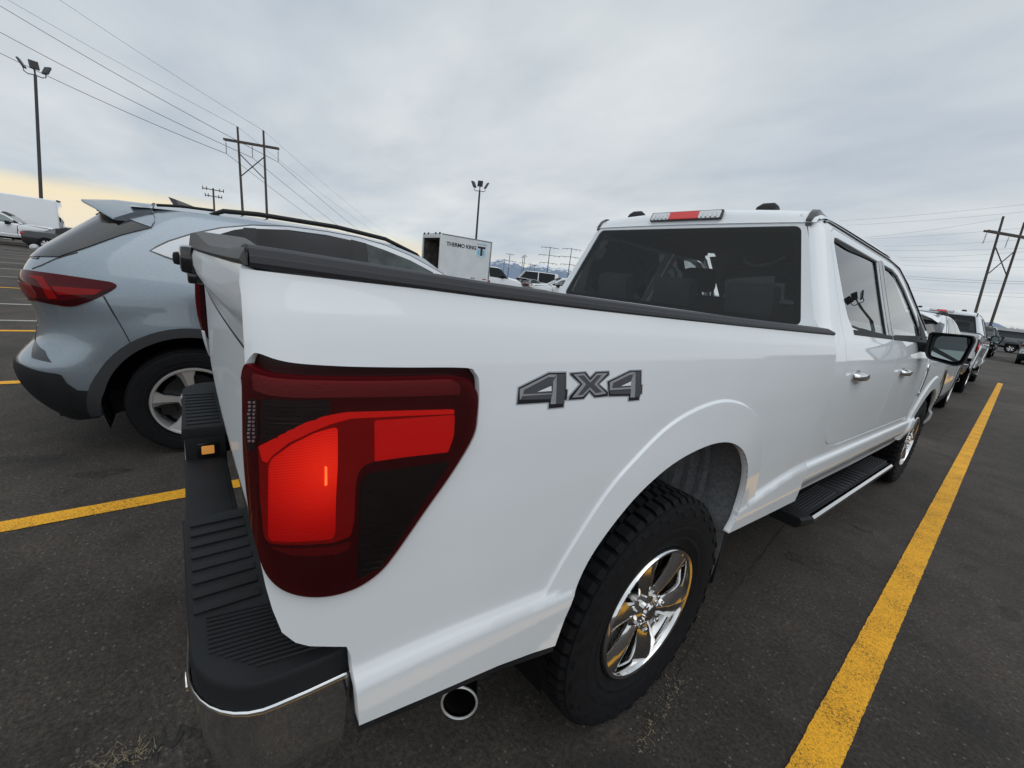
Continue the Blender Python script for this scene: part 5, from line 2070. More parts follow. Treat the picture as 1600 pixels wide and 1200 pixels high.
def stain(px, py, rx, ry, seed):
    rnd = random.Random(seed)
    c = on(px, py, z=0)
    mb = MB()
    n = 26
    ph = [rnd.uniform(0, 6.28) for _ in range(4)]
    V = [(c.x, c.y, 0.003)]
    for k in range(n):
        a = 2 * PI * k / n
        s = 1 + 0.22 * math.sin(2 * a + ph[0]) + 0.15 * math.sin(3 * a + ph[1]) + 0.10 * math.sin(5 * a + ph[2]) + rnd.uniform(-0.06, 0.06)
        V.append((c.x + rx * s * math.cos(a), c.y + ry * s * math.sin(a), 0.003))
    mb.add(V, [(0, 1 + k, 1 + (k + 1) % n) for k in range(n)])
    struct('oil_stain', mb, 'stain')


def stain_mat():
    m = bpy.data.materials.new('old_oil')
    m.use_nodes = True
    nt = m.node_tree
    b = nt.nodes['Principled BSDF']
    b.inputs['Base Color'].default_value = (0.026, 0.024, 0.023, 1)
    b.inputs['Roughness'].default_value = 0.7
    n = nt.nodes.new('ShaderNodeTexNoise')
    n.inputs['Scale'].default_value = 28
    n.inputs['Detail'].default_value = 5
    tc = nt.nodes.new('ShaderNodeTexCoord')
    nt.links.new(tc.outputs['Object'], n.inputs['Vector'])
    r = nt.nodes.new('ShaderNodeValToRGB')
    r.color_ramp.elements[0].position = 0.30
    r.color_ramp.elements[1].position = 0.80
    r.color_ramp.elements[1].color = (0.6, 0.6, 0.6, 1)
    nt.links.new(n.outputs[0], r.inputs[0])
    nt.links.new(r.outputs[0], b.inputs['Alpha'])
    return m


MAT['stain'] = stain_mat()
for q in ((1515, 888, .05, .05), (1580, 960, .06, .07), (1345, 827, .06, .03), (1240, 872, .06, .05), (20, 720, .07, .20), (160, 740, .05, .16)):
    stain(*q, int(q[0]))

# dry grass and grit gathered along the joint
def debris(pts, n, spread, seed):
    rnd = random.Random(seed)
    st = MB()
    gr = MB()
    for _ in range(n):
        k = rnd.randrange(len(pts) - 1)
        t = rnd.random()
        c = pts[k] * (1 - t) + pts[k + 1] * t
        x, y = c.x + rnd.gauss(0, spread), c.y + rnd.gauss(0, spread)
        a = rnd.uniform(0, 2 * PI)
        l = rnd.uniform(0.006, 0.024)
        h = rnd.uniform(0.002, 0.010)
        dx, dy = math.cos(a), math.sin(a)
        w = 0.0008
        st.add([(x - dy * w, y + dx * w, 0.005), (x + dy * w, y - dx * w, 0.005), (x + dx * l + dy * w * .4, y + dy * l - dx * w * .4, 0.005 + h), (x + dx * l - dy * w * .4, y + dy * l + dx * w * .4, 0.005 + h)], [(0, 1, 2, 3)])
    for _ in range(n):
        k = rnd.randrange(len(pts) - 1)
        t = rnd.random()
        c = pts[k] * (1 - t) + pts[k + 1] * t
        x, y = c.x + rnd.gauss(0, spread * 1.6), c.y + rnd.gauss(0, spread * 1.6)
        s = rnd.uniform(0.0015, 0.005)
        q = [(x + s * rnd.uniform(.6, 1.2) * math.cos(b), y + s * rnd.uniform(.6, 1.2) * math.sin(b)) for b in (0, 1.6, 3.1, 4.7)]
        gr.add([(a_, b_, 0.004) for a_, b_ in q] + [(x, y, 0.004 + s)], [(0, 1, 4), (1, 2, 4), (2, 3, 4), (3, 0, 4)])
    o = obj('dry_grass', st, 'straw', None, False)
    tag(o, 'dry grass scraps caught in the pavement joint', 'dry grass', kind='stuff')
    o = obj('grit', gr, 'grit', None, False)
    tag(o, 'loose grit lying along the pavement joint', 'grit', kind='stuff')


debris([on(1060, 1060, z=0), on(1040, 1100, z=0), on(1000, 1170, z=0)], 70, 0.014, 4)
debris([on(235, 1172, z=0), on(170, 1190, z=0), on(110, 1220, z=0)], 110, 0.022, 6)

# ------------------------------------------------------------------ more parked pickups and suvs
BLK = {'white_paint': 'black_paint', 'chrome': 'gloss_black'}
SILV = {'white_paint': 'silver_paint'}
FAR = ('decal', 'dry', 'louver_rib', 'tread_rib', 'wheel_liner', 'lug_nut', 'tread_pad')


def spot(px, d):
    p = on(px, 435.86 + (px - 800) * 0.116455, d=float(d))
    return (p.x, p.y, 0)


def another(src, loc, rz, label, cat, group, remap=None, skip=('decal',)):
    c = copy_tree(src, None, skip, remap)
    c.location = loc
    c.rotation_euler = (0, 0, rz)
    c['label'] = label
    c['category'] = cat
    c['group'] = group
    return c


LOT = 'vehicles parked across the lot'
another(suv, (-0.26, 7.30, 0), ROT, 'white suv nose-on in front of the big pickup, mostly hidden by its cab', 'suv', LOT, {'ice_blue_paint': 'white_paint'}, ())
pB = another(truck, (-0.50, 13.55, 0), ROT, 'white pickup with a red roof brake light, seen past the door mirror', 'pickup truck', LOT)
another(truck, (-1.9, 43.2, 0), PI + ROT, 'black pickup beyond the end of the yellow line, facing this way', 'pickup truck', LOT, BLK)
another(suv, (1.25, 36.6, 0), ROT, 'silver suv with red tail lamps at the right edge of the lot', 'suv', LOT, {'ice_blue_paint': 'silver_paint'}, ())
another(truck, (-38.5, -12.1, 0), 0.0, 'white pickup in the far row at the left, in front of the tall van', 'pickup truck', LOT)
PK = spot(829, 31)
another(truck, (PK[0] + 4.93 * math.sin(-0.55) * -1, PK[1] + 4.93 * math.cos(-0.55), 0), PI - 0.55, 'white pickup facing left beside the cab window, in front of a white van', 'pickup truck', LOT)
another(suv, spot(818, 42), R_(18), 'grey suv with dark rear window parked just past the box truck', 'suv', LOT, {'ice_blue_paint': 'grey_paint'}, ())


ROW = 'dark pickups in the row beyond the yellow line'
for k, (x, y, rz, rm, lab) in enumerate((
        (1.7, 46.5, PI, BLK, 'black pickup in the far right row, nearest the silver suv'),
        (4.8, 48.0, PI, {'white_paint': 'grey_paint'}, 'grey pickup at the right end of the far row'),
        (-5.0, 54.0, PI, BLK, 'black pickup farther back in the right row, half hidden by the white pickup'),
        (-1.0, 60.0, PI / 2, {'white_paint': 'grey_paint'}, 'grey pickup standing crosswise before the low shed'),
        (4.5, 62.0, PI / 2, BLK, 'black pickup standing crosswise before the low shed'))):
    another(truck, (x, y, 0), rz + ROT, lab, 'pickup truck', ROW, rm)


def far_car(name, label, cat, loc, rz, st, panes, paint, wheels, wr, lamp_z, tail='redlens', group=LOT):
    """body lofted from stations (y, half width, sill, belt, roof half width, roof); panes = (first, last, where)"""
    root = thing(name, label, cat, loc, rz, group)
    ring = []
    for y, w, zb, zl_, wr_, zr in st:
        h = [(w * 0.94, zb), (w, zb + 0.14), (w * 1.0, zb + (zl_ - zb) * 0.6), (w * 0.975, zl_), (wr_, zr - 0.05), (wr_ * 0.86, zr), (wr_ * 0.4, zr + 0.012)]
        ring.append([(x, y, z) for x, z in h] + [(-x, y, z) for x, z in h[::-1]])
    n = len(ring[0])
    body = MB()
    pane_faces = {}
    for i in range(len(st) - 1):
        for j in range(n):
            k = (j + 1) % n
            q = [ring[i][j], ring[i][k], ring[i + 1][k], ring[i + 1][j]]
            hit = None
            for pi, (a, b, where) in enumerate(panes):
                if a <= i < b:
                    if where == 'side' and j in (3, 9):
                        hit = (pi, j)
                    if where == 'top' and 4 <= j <= 8:
                        hit = (pi, 0)
            if hit:
                pane_faces.setdefault(hit, MB()).add(q, [(0, 1, 2, 3)])
            else:
                body.add(q, [(0, 1, 2, 3)])
    body.add(ring[0], [tuple(range(n))])
    body.add(ring[-1], [tuple(range(n))[::-1]])
    bm = bmesh.new()
    me = bpy.data.meshes.new('body')
    me.from_pydata(body.v, [], body.f)
    bm.from_mesh(me)
    bmesh.ops.remove_doubles(bm, verts=bm.verts[:], dist=0.001)
    bmesh.ops.recalc_face_normals(bm, faces=bm.faces[:])
    bm.to_mesh(me)
    bm.free()
    me.materials.append(MAT[paint])
    me.polygons.foreach_set('use_smooth', [True] * len(me.polygons))
    me.set_sharp_from_angle(angle=R_(40))
    o = bpy.data.objects.new('body', me)
    COL.objects.link(o)
    o.parent = root
    for key, m_ in pane_faces.items():
        obj('window', m_, 'darkglass', root, True, 40)
    for wy in wheels:
        w0 = max(s[1] for s in st)
        for sx in (-1, 1):
            m_ = MB()
            m_.lathe([(0, w0 + 0.004), (wr * 0.62, w0 + 0.004)], 24)
            m_.lathe([(wr * 0.62, w0 + 0.004), (wr * 0.66, w0 + 0.012), (wr * 0.97, w0 + 0.008), (wr, w0 - 0.03), (wr, w0 - 0.2)], 24)
            m_.v = [(sx * x, wy + y, wr + z) for x, y, z in m_.v]
            t = obj('wheel', m_, 'tyre', root)
            m_ = MB()
            for k in range(6):
                a = 2 * PI * k / 6
                c_, s_ = math.cos(a), math.sin(a)
                m_.add([(sx * (w0 + 0.010), wy + r * c_ - q * s_, wr + r * s_ + q * c_) for r, q in ((0.03, 0.035), (wr * 0.62, 0.06), (wr * 0.62, -0.06), (0.03, -0.035))], [(0, 1, 2, 3)])
            obj('rim', m_, 'alloy', t, False)
            m_ = MB()
            m_.lathe([(wr * 0.9, w0 + 0.002), (wr * 1.16, w0 + 0.002)], 28)
            m_.v = [(sx * x, wy + y, max(wr + z, 0.2)) for x, y, z in m_.v]
            obj('wheel_arch', m_, 'under', root)
    y0 = st[0][0]
    y1 = st[-1][0]
    for sx in (-1, 1):
        m_ = MB()
        wq = st[1][1]
        m_.box(*sorted((sx * (wq - 0.20), sx * (wq + 0.012))), y0 - 0.012, y0 + 0.20, lamp_z - 0.10, lamp_z + 0.08, 0.03)
        obj('taillight', m_, tail, root)
        m_ = MB()
        wq = st[-2][1]
        m_.box(*sorted((sx * (wq - 0.28), sx * (wq + 0.008))), y1 - 0.24, y1 + 0.012, lamp_z - 0.22, lamp_z - 0.06, 0.03)
        obj('headlight', m_, 'lampglass', root)
        yb = [s for s in st if s[5] - s[3] > 0.25]
        ym = yb[-1][0] + 0.05
        m_ = MB()
        m_.box(*sorted((sx * (st[len(st) // 2][1] - 0.02), sx * (st[len(st) // 2][1] + 0.20))), ym - 0.06, ym + 0.07, st[len(st) // 2][3] + 0.01, st[len(st) // 2][3] + 0.19, 0.03)
        obj('door_mirror', m_, 'plastic', root)
    return root


SEDAN = [(0.0, 0.72, 0.42, 0.90, 0.62, 0.94), (0.06, 0.80, 0.30, 0.95, 0.68, 1.0), (0.30, 0.87, 0.24, 0.98, 0.72, 1.03), (0.95, 0.905, 0.20, 0.98, 0.72, 1.06), (1.40, 0.91, 0.19, 0.97, 0.66, 1.27), (1.85, 0.91, 0.19, 0.96, 0.60, 1.41), (2.30, 0.91, 0.19, 0.95, 0.60, 1.44), (2.36, 0.91, 0.19, 0.95, 0.60, 1.44), (2.75, 0.91, 0.19, 0.94, 0.61, 1.42), (3.15, 0.91, 0.19, 0.94, 0.68, 1.22), (3.50, 0.905, 0.20, 0.94, 0.74, 1.02), (4.3, 0.88, 0.22, 0.84, 0.72, 0.90), (4.70, 0.78, 0.26, 0.72, 0.62, 0.78), (4.80, 0.70, 0.32, 0.64, 0.56, 0.68)]
far_car('sedan', 'black sedan with a red tail lamp in front of the left white pickup', 'sedan', (-36.3, -8.25, 0), 0.0, SEDAN, [(3, 5, 'top'), (4, 6, 'side'), (7, 9, 'side'), (8, 10, 'top')], 'blackpaint', (0.98, 3.75), 0.33, 0.84)
VAN = [(0.0, 0.98, 0.50, 1.40, 0.86, 3.0), (0.05, 1.02, 0.45, 1.40, 0.90, 3.06), (0.12, 1.02, 0.42, 1.40, 0.90, 3.08), (2.0, 1.02, 0.40, 1.40, 0.90, 3.10), (4.0, 1.02, 0.40, 1.40, 0.90, 3.08), (4.12, 1.02, 0.40, 1.40, 0.90, 3.06), (4.7, 1.02, 0.40, 1.32, 0.86, 2.85), (5.35, 1.0, 0.40, 1.28, 0.84, 1.75), (6.1, 0.90, 0.42, 1.05, 0.72, 1.30), (6.3, 0.80, 0.45, 0.95, 0.66, 1.0)]
v = far_car('cargo_van', 'tall white cargo van behind the left white pickup, only its rear end free', 'van', (-42.5, -7.55, 0), PI, VAN, [(5, 7, 'side'), (6, 7, 'top')], 'white', (1.2, 4.9), 0.36, 1.2)
mb = MB()
mb.box(-0.78, 0.78, -0.012, 0.02, 1.65, 2.75, 0.02)
obj('rear_window', mb, 'clearglass', v)
mb = MB()
mb.box(-0.5, 0.5, -0.04, 0.06, 3.04, 3.12, 0.02)
obj('high_brake_lamp', mb, 'plastic', v)
# low white van far behind the sedan, and the one behind the centre pickup
VAN2 = [(0.0, 0.92, 0.45, 1.25, 0.80, 1.95), (0.06, 0.98, 0.40, 1.25, 0.84, 2.0), (0.4, 0.99, 0.38, 1.25, 0.84, 2.03), (2.2, 0.99, 0.38, 1.25, 0.84, 2.05), (2.3, 0.99, 0.38, 1.25, 0.84, 2.05), (3.6, 0.99, 0.38, 1.25, 0.84, 2.03), (4.5, 0.98, 0.38, 1.20, 0.80, 1.30), (5.2, 0.86, 0.40, 1.0, 0.70, 1.10), (5.35, 0.78, 0.44, 0.9, 0.62, 0.95)]
far_car('passenger_van', 'white van with a dark side window beyond the black sedan', 'van', (-50.5, -7.0, 0), 0.0, VAN2, [(2, 3, 'side'), (4, 6, 'side'), (5, 6, 'top')], 'white', (1.0, 4.3), 0.34, 1.05)
far_car('passenger_van', 'white van behind the left-facing white pickup beside the cab', 'van', spot(868, 47), PI - 0.5, [(a, b, c, d + 0.15, e, f + 0.45 if f > 1.5 else f) for a, b, c, d, e, f in VAN2], [(2, 3, 'side'), (4, 6, 'side'), (5, 6, 'top')], 'white', (1.0, 4.3), 0.36, 1.05)

# ------------------------------------------------------------------ the box truck
BT = (-23.85, 11.45, 0)
bt = thing('box_truck', 'white box truck with an open dark rear and black lettering beside a blue emblem', 'box truck', BT)
x0, x1, y0, y1, z0_, z1_ = -1.25, 1.25, 0.0, 3.75, 1.06, 3.60
mb = MB()
mb.box(x0, x0 + 0.06, y0, y1, z0_, z1_ - 0.03)
mb.box(x1 - 0.06, x1, y0, y1, z0_, z1_ - 0.03)
mb.box(x0, x1, y1 - 0.05, y1 + 0.004, z0_, z1_ - 0.03)
bx_ = obj('cargo_box', mb, 'boxwhite', bt)
mb = MB()
mb.box(x0 - 0.01, x1 + 0.01, y0 - 0.01, y1 + 0.01, z1_ - 0.04, z1_ + 0.03, 0.012)
obj('box_roof', mb, 'steel', bx_)
mb = MB()
mb.box(x0, x1, y0, y1, z0_ - 0.05, z0_)
mb.box(x0 + 0.06, x0 + 0.075, y0 + 0.02, y1, z0_, z1_ - 0.05)
mb.box(x1 - 0.075, x1 - 0.06, y0 + 0.02, y1, z0_, z1_ - 0.05)
mb.box(x0 + 0.07, x1 - 0.07, y1 - 0.07, y1 - 0.055, z0_, z1_ - 0.05)
mb.box(x0 + 0.07, x1 - 0.07, y0 + 0.25, y1 - 0.07, z1_ - 0.30, z1_ - 0.06)
obj('box_lining', mb, 'boxinner', bx_)
mb = MB()
mb.box(x0 - 0.012, x0 + 0.10, y0 - 0.02, y0 + 0.07, z0_ - 0.05, z1_ + 0.01, 0.01)
mb.box(x1 - 0.10, x1 + 0.012, y0 - 0.02, y0 + 0.07, z0_ - 0.05, z1_ + 0.01, 0.01)
mb.box(x0 + 0.10, x1 - 0.10, y0 - 0.02, y0 + 0.07, z1_ - 0.24, z1_ + 0.01, 0.01)
obj('rear_frame', mb, 'boxwhite', bx_)
mb = MB()
mb.box(x1 - 0.07, x1 + 0.014, y1 - 0.08, y1 + 0.014, z0_, z1_, 0.02)
obj('corner_post', mb, 'steel', bx_)
for k, x in enumerate((-1.0, -0.45, 0.55, 1.1)):
    mb = MB()
    mb.box(x - 0.05, x + 0.05, -0.05, 0.02, z1_ - 0.03, z1_ + 0.09, 0.015)
    obj('marker_lamp', mb, 'plastic', bx_)
for y, m_ in ((3.25, 'redlens'), (2.5, 'textblack'), (2.35, 'textblack')):
    mb = MB()
    mb.box(x1, x1 + 0.012, y, y + (0.28 if m_ == 'redlens' else 0.1), z0_ + 0.10, z0_ + 0.16)
    obj('side_marker', mb, m_, bx_)


def text_obj(name, s, size, m, parent, origin, bold=0.012, sx=1.0):
    cu = bpy.data.curves.new(name, 'FONT')
    cu.body = s
    cu.size = size
    cu.offset = bold
    cu.extrude = 0.004
    cu.align_x = 'LEFT'
    t = bpy.data.objects.new(name + '_curve', cu)
    COL.objects.link(t)
    bpy.context.view_layer.update()
    me = bpy.data.meshes.new_from_object(t.evaluated_get(bpy.context.evaluated_depsgraph_get()))
    bpy.data.objects.remove(t)
    # letters run along +y on a face whose outside is +x
    for v in me.vertices:
        x, y, z = v.co
        v.co = (origin[0] + z + 0.004, origin[1] + x * sx, origin[2] + y)
    me.materials.clear()
    me.materials.append(MAT[m])
    o = bpy.data.objects.new(name, me)
    COL.objects.link(o)
    o.parent = parent
    return o


text_obj('lettering', 'THERMO KING', 0.315, 'textblack', bx_, (x1 + 0.002, 0.40, 2.98), 0.0085, 1.02)
lg = MB()
lg.box(x1, x1 + 0.006, 2.66, 3.28, 2.62, 3.30)
lo = obj('emblem', lg, 'boxwhite', bx_)
lg = MB()
for a in ((2.62, 2.665, 2.60, 3.32), (3.275, 3.32, 2.60, 3.32)):
    lg.box(x1, x1 + 0.008, a[0], a[1], a[2], a[3])
lg.box(x1, x1 + 0.008, 2.665, 3.275, 2.58, 2.625)
lg.box(x1, x1 + 0.008, 2.68, 2.86, 2.66, 3.05)
lg.box(x1, x1 + 0.008, 3.08, 3.26, 2.66, 3.05)
obj('emblem_field', lg, 'logopale', lo)
lg = MB()
lg.box(x1, x1 + 0.010, 2.60, 3.34, 3.34, 3.38)
obj('emblem_cap', lg, 'logoblue', lo)
lg = MB()
lg.box(x1, x1 + 0.012, 2.68, 3.26, 3.10, 3.23)
lg.box(x1, x1 + 0.012, 2.885, 3.055, 2.66, 3.10)
obj('emblem_letter', lg, 'textblack', lo)
lg = MB()
for pts in ([(2.70, 2.68), (2.74, 2.68), (2.74, 3.03), (2.70, 3.03)], [(2.745, 2.84), (2.82, 3.03), (2.86, 3.03), (2.785, 2.84)], [(2.745, 2.84), (2.785, 2.84), (2.86, 2.68), (2.815, 2.68)]):
    lg.prism(pts, lambda a, b: (x1 + 0.007, a, b), lambda a, b: (x1 + 0.011, a, b))
obj('emblem_letter', lg, 'logoblue', lo)
l2 = MB()
l2.v = [(a, b + 0.385, c) for a, b, c in lg.v]
l2.f, l2.fm = lg.f, lg.fm
obj('emblem_letter', l2, 'logoblue', lo)
# chassis cab
CABS = [(3.86, 0.96, 0.62, 1.42, 0.80, 2.02), (3.92, 1.0, 0.58, 1.42, 0.82, 2.08), (4.0, 1.0, 0.55, 1.42, 0.82, 2.10), (4.75, 1.0, 0.55, 1.40, 0.82, 2.10), (5.05, 1.0, 0.55, 1.38, 0.80, 2.03), (5.65, 1.0, 0.55, 1.40, 0.82, 1.50), (6.5, 1.0, 0.55, 1.28, 0.84, 1.42), (6.85, 0.97, 0.50, 1.15, 0.80, 1.30), (6.95, 0.92, 0.48, 1.05, 0.76, 1.15)]
ring = []
cabo = far_car('cab_build', 'x', 'x', (0, 0, 0), 0, CABS, [(2, 5, 'side'), (4, 5, 'top')], 'white', (6.05,), 0.40, 1.1)
for o in list(cabo.children):
    o.parent = bt
    o.name = {'body': 'cab', 'taillight': 'cab_marker'}.get(o.name.split('.')[0], o.name.split('.')[0])
bpy.data.objects.remove(cabo)
mb = MB()
mb.box(-0.45, -0.33, 0.1, 6.6, 0.70, 0.95)
mb.box(0.33, 0.45, 0.1, 6.6, 0.70, 0.95)
mb.box(-1.2, 1.2, 0.0, 0.1, 0.62, 0.78)
obj('chassis', mb, 'under', bt)
for sx in (-1, 1):
    mb = MB()
    mb.lathe([(0, 0.02), (0.22, 0.02), (0.25, 0.10), (0.38, 0.11), (0.40, 0.06), (0.40, -0.38), (0.2, -0.40)], 28)
    mb.v = [(sx * (1.05 + x), 1.6 + y, 0.40 + z) for x, y, z in mb.v]
    obj('wheel', mb, 'tyre', bt)

# ------------------------------------------------------------------ lamp posts, power poles and wires
def lamp_post(base, top, label, yaw):
    b, t = Vector(base), Vector(top)
    root = thing('lamp_post', label, 'lamp post', b, 0, 'flood-lamp posts in the lot')
    d = t - b
    mb = MB()
    mb.tube([(0, 0, 0), d], [0.115, 0.085], 12)
    obj('pole', mb, 'polesteel', root)
    mb = MB()
    mb.box(-0.22, 0.22, -0.22, 0.22, 0, 0.5, 0.03)
    obj('footing', mb, 'steel', root)
    ax = Vector((math.cos(yaw), math.sin(yaw), 0))
    ay = Vector((-ax.y, ax.x, 0))
    mb = MB()
    top_ = d
    pts = []
    for s in (-1, 1):
        mb.tube([top_, top_ + ax * s * 0.34 - Vector((0, 0, 0.06)), top_ + ax * s * 0.52 + Vector((0, 0, 0.03)), top_ + ax * s * 0.56 + Vector((0, 0, 0.30))], 0.032, 8)
    mb.tube([top_, top_ + Vector((0, 0, 0.5))], 0.05, 8)
    obj('bracket', mb, 'polesteel', root)
    for k, (c, rz, tilt) in enumerate(((top_ + Vector((0, 0, 0.62)), yaw, 66), (top_ - ax * 0.60 + Vector((0, 0, 0.50)), yaw + 1.1, 62), (top_ + ax * 0.60 + Vector((0, 0, 0.50)), yaw - 1.1, 62))):
        M = Matrix.Translation(c) @ Matrix.Rotation(rz, 4, 'Z') @ Matrix.Rotation(R_(tilt), 4, 'X')
        mb = MB()
        mb.box(-0.25, 0.25, -0.29, 0.29, -0.06, 0.06, 0.03, M=M)
        h = obj('flood_lamp', mb, 'polesteel', root)
        mb = MB()
        mb.box(-0.20, 0.20, -0.24, 0.24, 0.061, 0.066, M=M)
        mb2 = obj('lamp_glass', mb, 'darkglass', h)
    return root


def pole_line(pt, pb, x=None, y=None):
    """pole seen from pixel pt (top) to pb, continued to the ground"""
    k = dict(x=x) if x is not None else dict(y=y)
    a = on(*pt, **k)
    b = on(*pb, **k)
    d = (b - a) / (b.z - a.z)
    return a - d * a.z, a


b_, t_ = pole_line((55, 117), (64, 307), x=-47.0)
lamp_post(b_, t_, 'tall flood-lamp post behind the tall van at the far left', 1.9)
b_, t_ = pole_line((749.5, 298), (744, 372), x=-35.2)
lamp_post(b_, t_, 'flood-lamp post rising behind the white box truck', 0.9)
# a third one stands out of the picture on the right and shows in the pickup's windows
lamp_post((6.7, 43.0, 0), (6.7, 43.0, 8.9), 'flood-lamp post reflected in the pickup side windows', 2.2)


def h_frame(pa, pb, arm, brace, axis, label, drops):
    (b1, t1), (b2, t2) = pa, pb
    root = thing('power_pole', label, 'power pole', b1, 0, 'wooden h-frame power poles')
    O = Vector(b1)
    for b, t in ((b1, t1), (b2, t2)):
        mb = MB()
        mb.tube([b - O, t - O], [0.23, 0.16], 10)
        obj('post', mb, 'polebrown', root)
    u = (t2 - t1)
    u.normalize()
    mb = MB()
    side = Vector((-u.y, u.x, 0)).normalized()
    a0, a1 = arm
    for s in (-1, 1):
        c = side * 0.22 * s
        mb.loft([[a0 - O + c + Vector((0, 0, 0.17)), a0 - O + c - Vector((0, 0, 0.17)), a0 - O + c * 1.35 - Vector((0, 0, 0.17)), a0 - O + c * 1.35 + Vector((0, 0, 0.17))], [a1 - O + c + Vector((0, 0, 0.17)), a1 - O + c - Vector((0, 0, 0.17)), a1 - O + c * 1.35 - Vector((0, 0, 0.17)), a1 - O + c * 1.35 + Vector((0, 0, 0.17))]])
    obj('crossarm', mb, 'polebrown', root)
    for p, q in brace:
        mb = MB()
        mb.tube([p - O, q - O], 0.09, 6)
        obj('brace', mb, 'polebrown', root)
    ends = []
    for p in drops:
        mb = MB()
        q = p - Vector((0, 0, 2.0))
        mb.tube([p - O, q - O], 0.03, 6)
        for k in range(8):
            c = p + (q - p) * (0.2 + 0.7 * k / 7) - O
            mb.lathe([(0.0, 0.05), (0.14, 0.0), (0.0, -0.03)], 10, axis='z', c=tuple(c))
        obj('insulator', mb, 'polesteel', root)
        ends.append(q)
    return root, ends


XH = -92.0
pa = pole_line((371, 198), (379, 328), x=XH)
pb = pole_line((411.5, 204), (417, 332), x=XH + 1.5)
arm = (on(349.5, 217.5, x=XH - 0.4), on(436, 232.5, x=XH + 1.9))
br = [(on(375, 241, x=XH), on(412.5, 279, x=XH + 1.5)), (on(412, 246, x=XH + 1.5), on(377, 275, x=XH))]
dr = [on(353, 220, x=XH - 0.3), on(394, 227, x=XH + 0.7), on(434.5, 234, x=XH + 1.8)]
HL, hl_ends = h_frame(pa, pb, arm, br, 'x', 'wooden h-frame power pole rising behind the blue suv roof', dr)
YH = 111.0
pa2 = pole_line((1568, 338), (1523, 492), y=YH)
pb2 = pole_line((1601, 347), (1548.5, 505), y=YH + 4.5)
arm2 = (on(1540, 360.5, y=YH - 3.5), on(1640, 378, y=YH + 8.0))
br2 = [(on(1555, 385, y=YH), on(1573.5, 432, y=YH + 4.5)), (on(1586, 392, y=YH + 4.5), on(1545, 427, y=YH))]
dr2 = [on(1542.5, 362, y=YH - 3), on(1577, 369, y=YH + 2), on(1611, 375, y=YH + 7)]
HR, hr_ends = h_frame(pa2, pb2, arm2, br2, 'y', 'leaning wooden h-frame power pole at the right edge of the lot', dr2)


def wire(pts, r, label, group):
    """strung wire, a little slack"""
    mb = MB()
    P = []
    for a, b, sag in pts:
        for k in range(13):
            t = k / 12
            p = a * (1 - t) + b * t
            P.append(p - Vector((0, 0, sag * 4 * t * (1 - t))))
    mb.tube(P, r, 4)
    o = obj('power_line', mb, 'wire', None, True)
    return tag(o, label, 'power line', group)


WL = 'wires of the left power line'
tgt = [((-30, 68), (610, 410)), ((-30, 34), (616, 400)), ((-30, -9), (622, 391))]
for (l, r), e in zip(tgt, hl_ends):
    wire([(on(*l, d=62.0), e, 0.5), (e, on(*r, d=330.0), 3.5)], 0.040, 'dark power line hung from the left h-frame pole', WL)
for (l, r), e in zip((((-30, -25), (628, 385)), ((58, -24), (634, 380))), (pa[1], pb[1])):
    wire([(on(*l, d=64.0), e, 0.3), (e, on(*r, d=330.0), 2.5)], 0.022, 'thin shield wire over the top of the left h-frame pole', WL)
WR = 'wires of the right power lines'
for a, b, r in (((1311, 345), (1640, 315), 1), ((1322, 352), (1640, 327), 1), ((1353, 371), (1566, 341.5), 1), ((1360, 373), (1640, 352), 1), ((1381, 385), (1640, 371), 1), ((1381, 391), (1640, 386), 1), ((1403, 403), (1640, 390), 1), ((1408, 407), (1640, 404), 1), ((1410, 414), (1640, 417), 1), ((1414, 431), (1640, 440.5), 1.5), ((1417, 435), (1640, 444), 1.5), ((1421, 449), (1640, 459), 1), ((1425, 453), (1640, 466), 1)):
    wire([(on(*a, d=210.0), on(*b, d=150.0), 0.6)], 0.030 * r, 'thin power line crossing the sky beside the right h-frame pole', WR)


def tower(ptop, pbase, z, arms, label, r=0.22, wid=5.0):
    t = on(*ptop, z=z)
    b = Vector((t.x, t.y, 0))
    root = thing('utility_pole', label, 'utility pole', b, 0, 'steel line poles far beyond the lot')
    dx = (t - Vector(CAM)).cross(Vector((0, 0, 1))).normalized()
    mb = MB()
    mb.tube([(0, 0, 0), (0, 0, z)], [r * 0.9, r * 0.5], 8)
    obj('pole', mb, 'far_steel', root)
    for f, s in arms:
        mb = MB()
        mb.tube([-dx * wid * s + Vector((0, 0, z * f)), Vector((0, 0, z * f + 0.3)), dx * wid * s + Vector((0, 0, z * f))], r * 0.40, 6)
        obj('crossarm', mb, 'far_steel', root)
        for k in (-1, -0.5, 0.5, 1):
            mb = MB()
            mb.tube([dx * wid * s * k + Vector((0, 0, z * f)), dx * wid * s * k + Vector((0, 0, z * f - z * 0.03))], r * 0.32, 5)
            obj('insulator', mb, 'far_steel', root)
    return root


tower((860, 385.5), 0, 32, ((0.97, 1.25), (0.77, 1.5), (0.57, 1.25)), 'tall three-arm line pole left of the pickup cab, over the mountains', 0.55, 6.0)
tower((893.5, 387), 0, 32, ((0.96, 1.25), (0.76, 1.5), (0.57, 1.25)), 'line pole partly hidden by the edge of the pickup cab', 0.5, 6.0)
tower((797, 396.5), 0, 32, ((0.98, 0.8), (0.72, 1.4)), 'two-arm line pole just right of the box truck', 0.7, 6.5)
tower((820.5, 397), 0, 32, ((0.93, 0.5),), 'slim line pole, right one of the close pair over the mountains', 0.6, 5.0)
tower((817.5, 400), 0, 32, ((0.95, 0.5), (0.72, 0.9)), 'slim line pole, left one of the close pair over the mountains', 0.6, 5.0)
tower((829, 411.5), 0, 32, ((0.95, 0.8),), 'short line pole before the middle of the snowy ridge', 0.8, 6.0)
tower((836, 414), 0, 32, ((0.95, 1.0),), 'small distant line pole right of the short one', 0.8, 6.0)
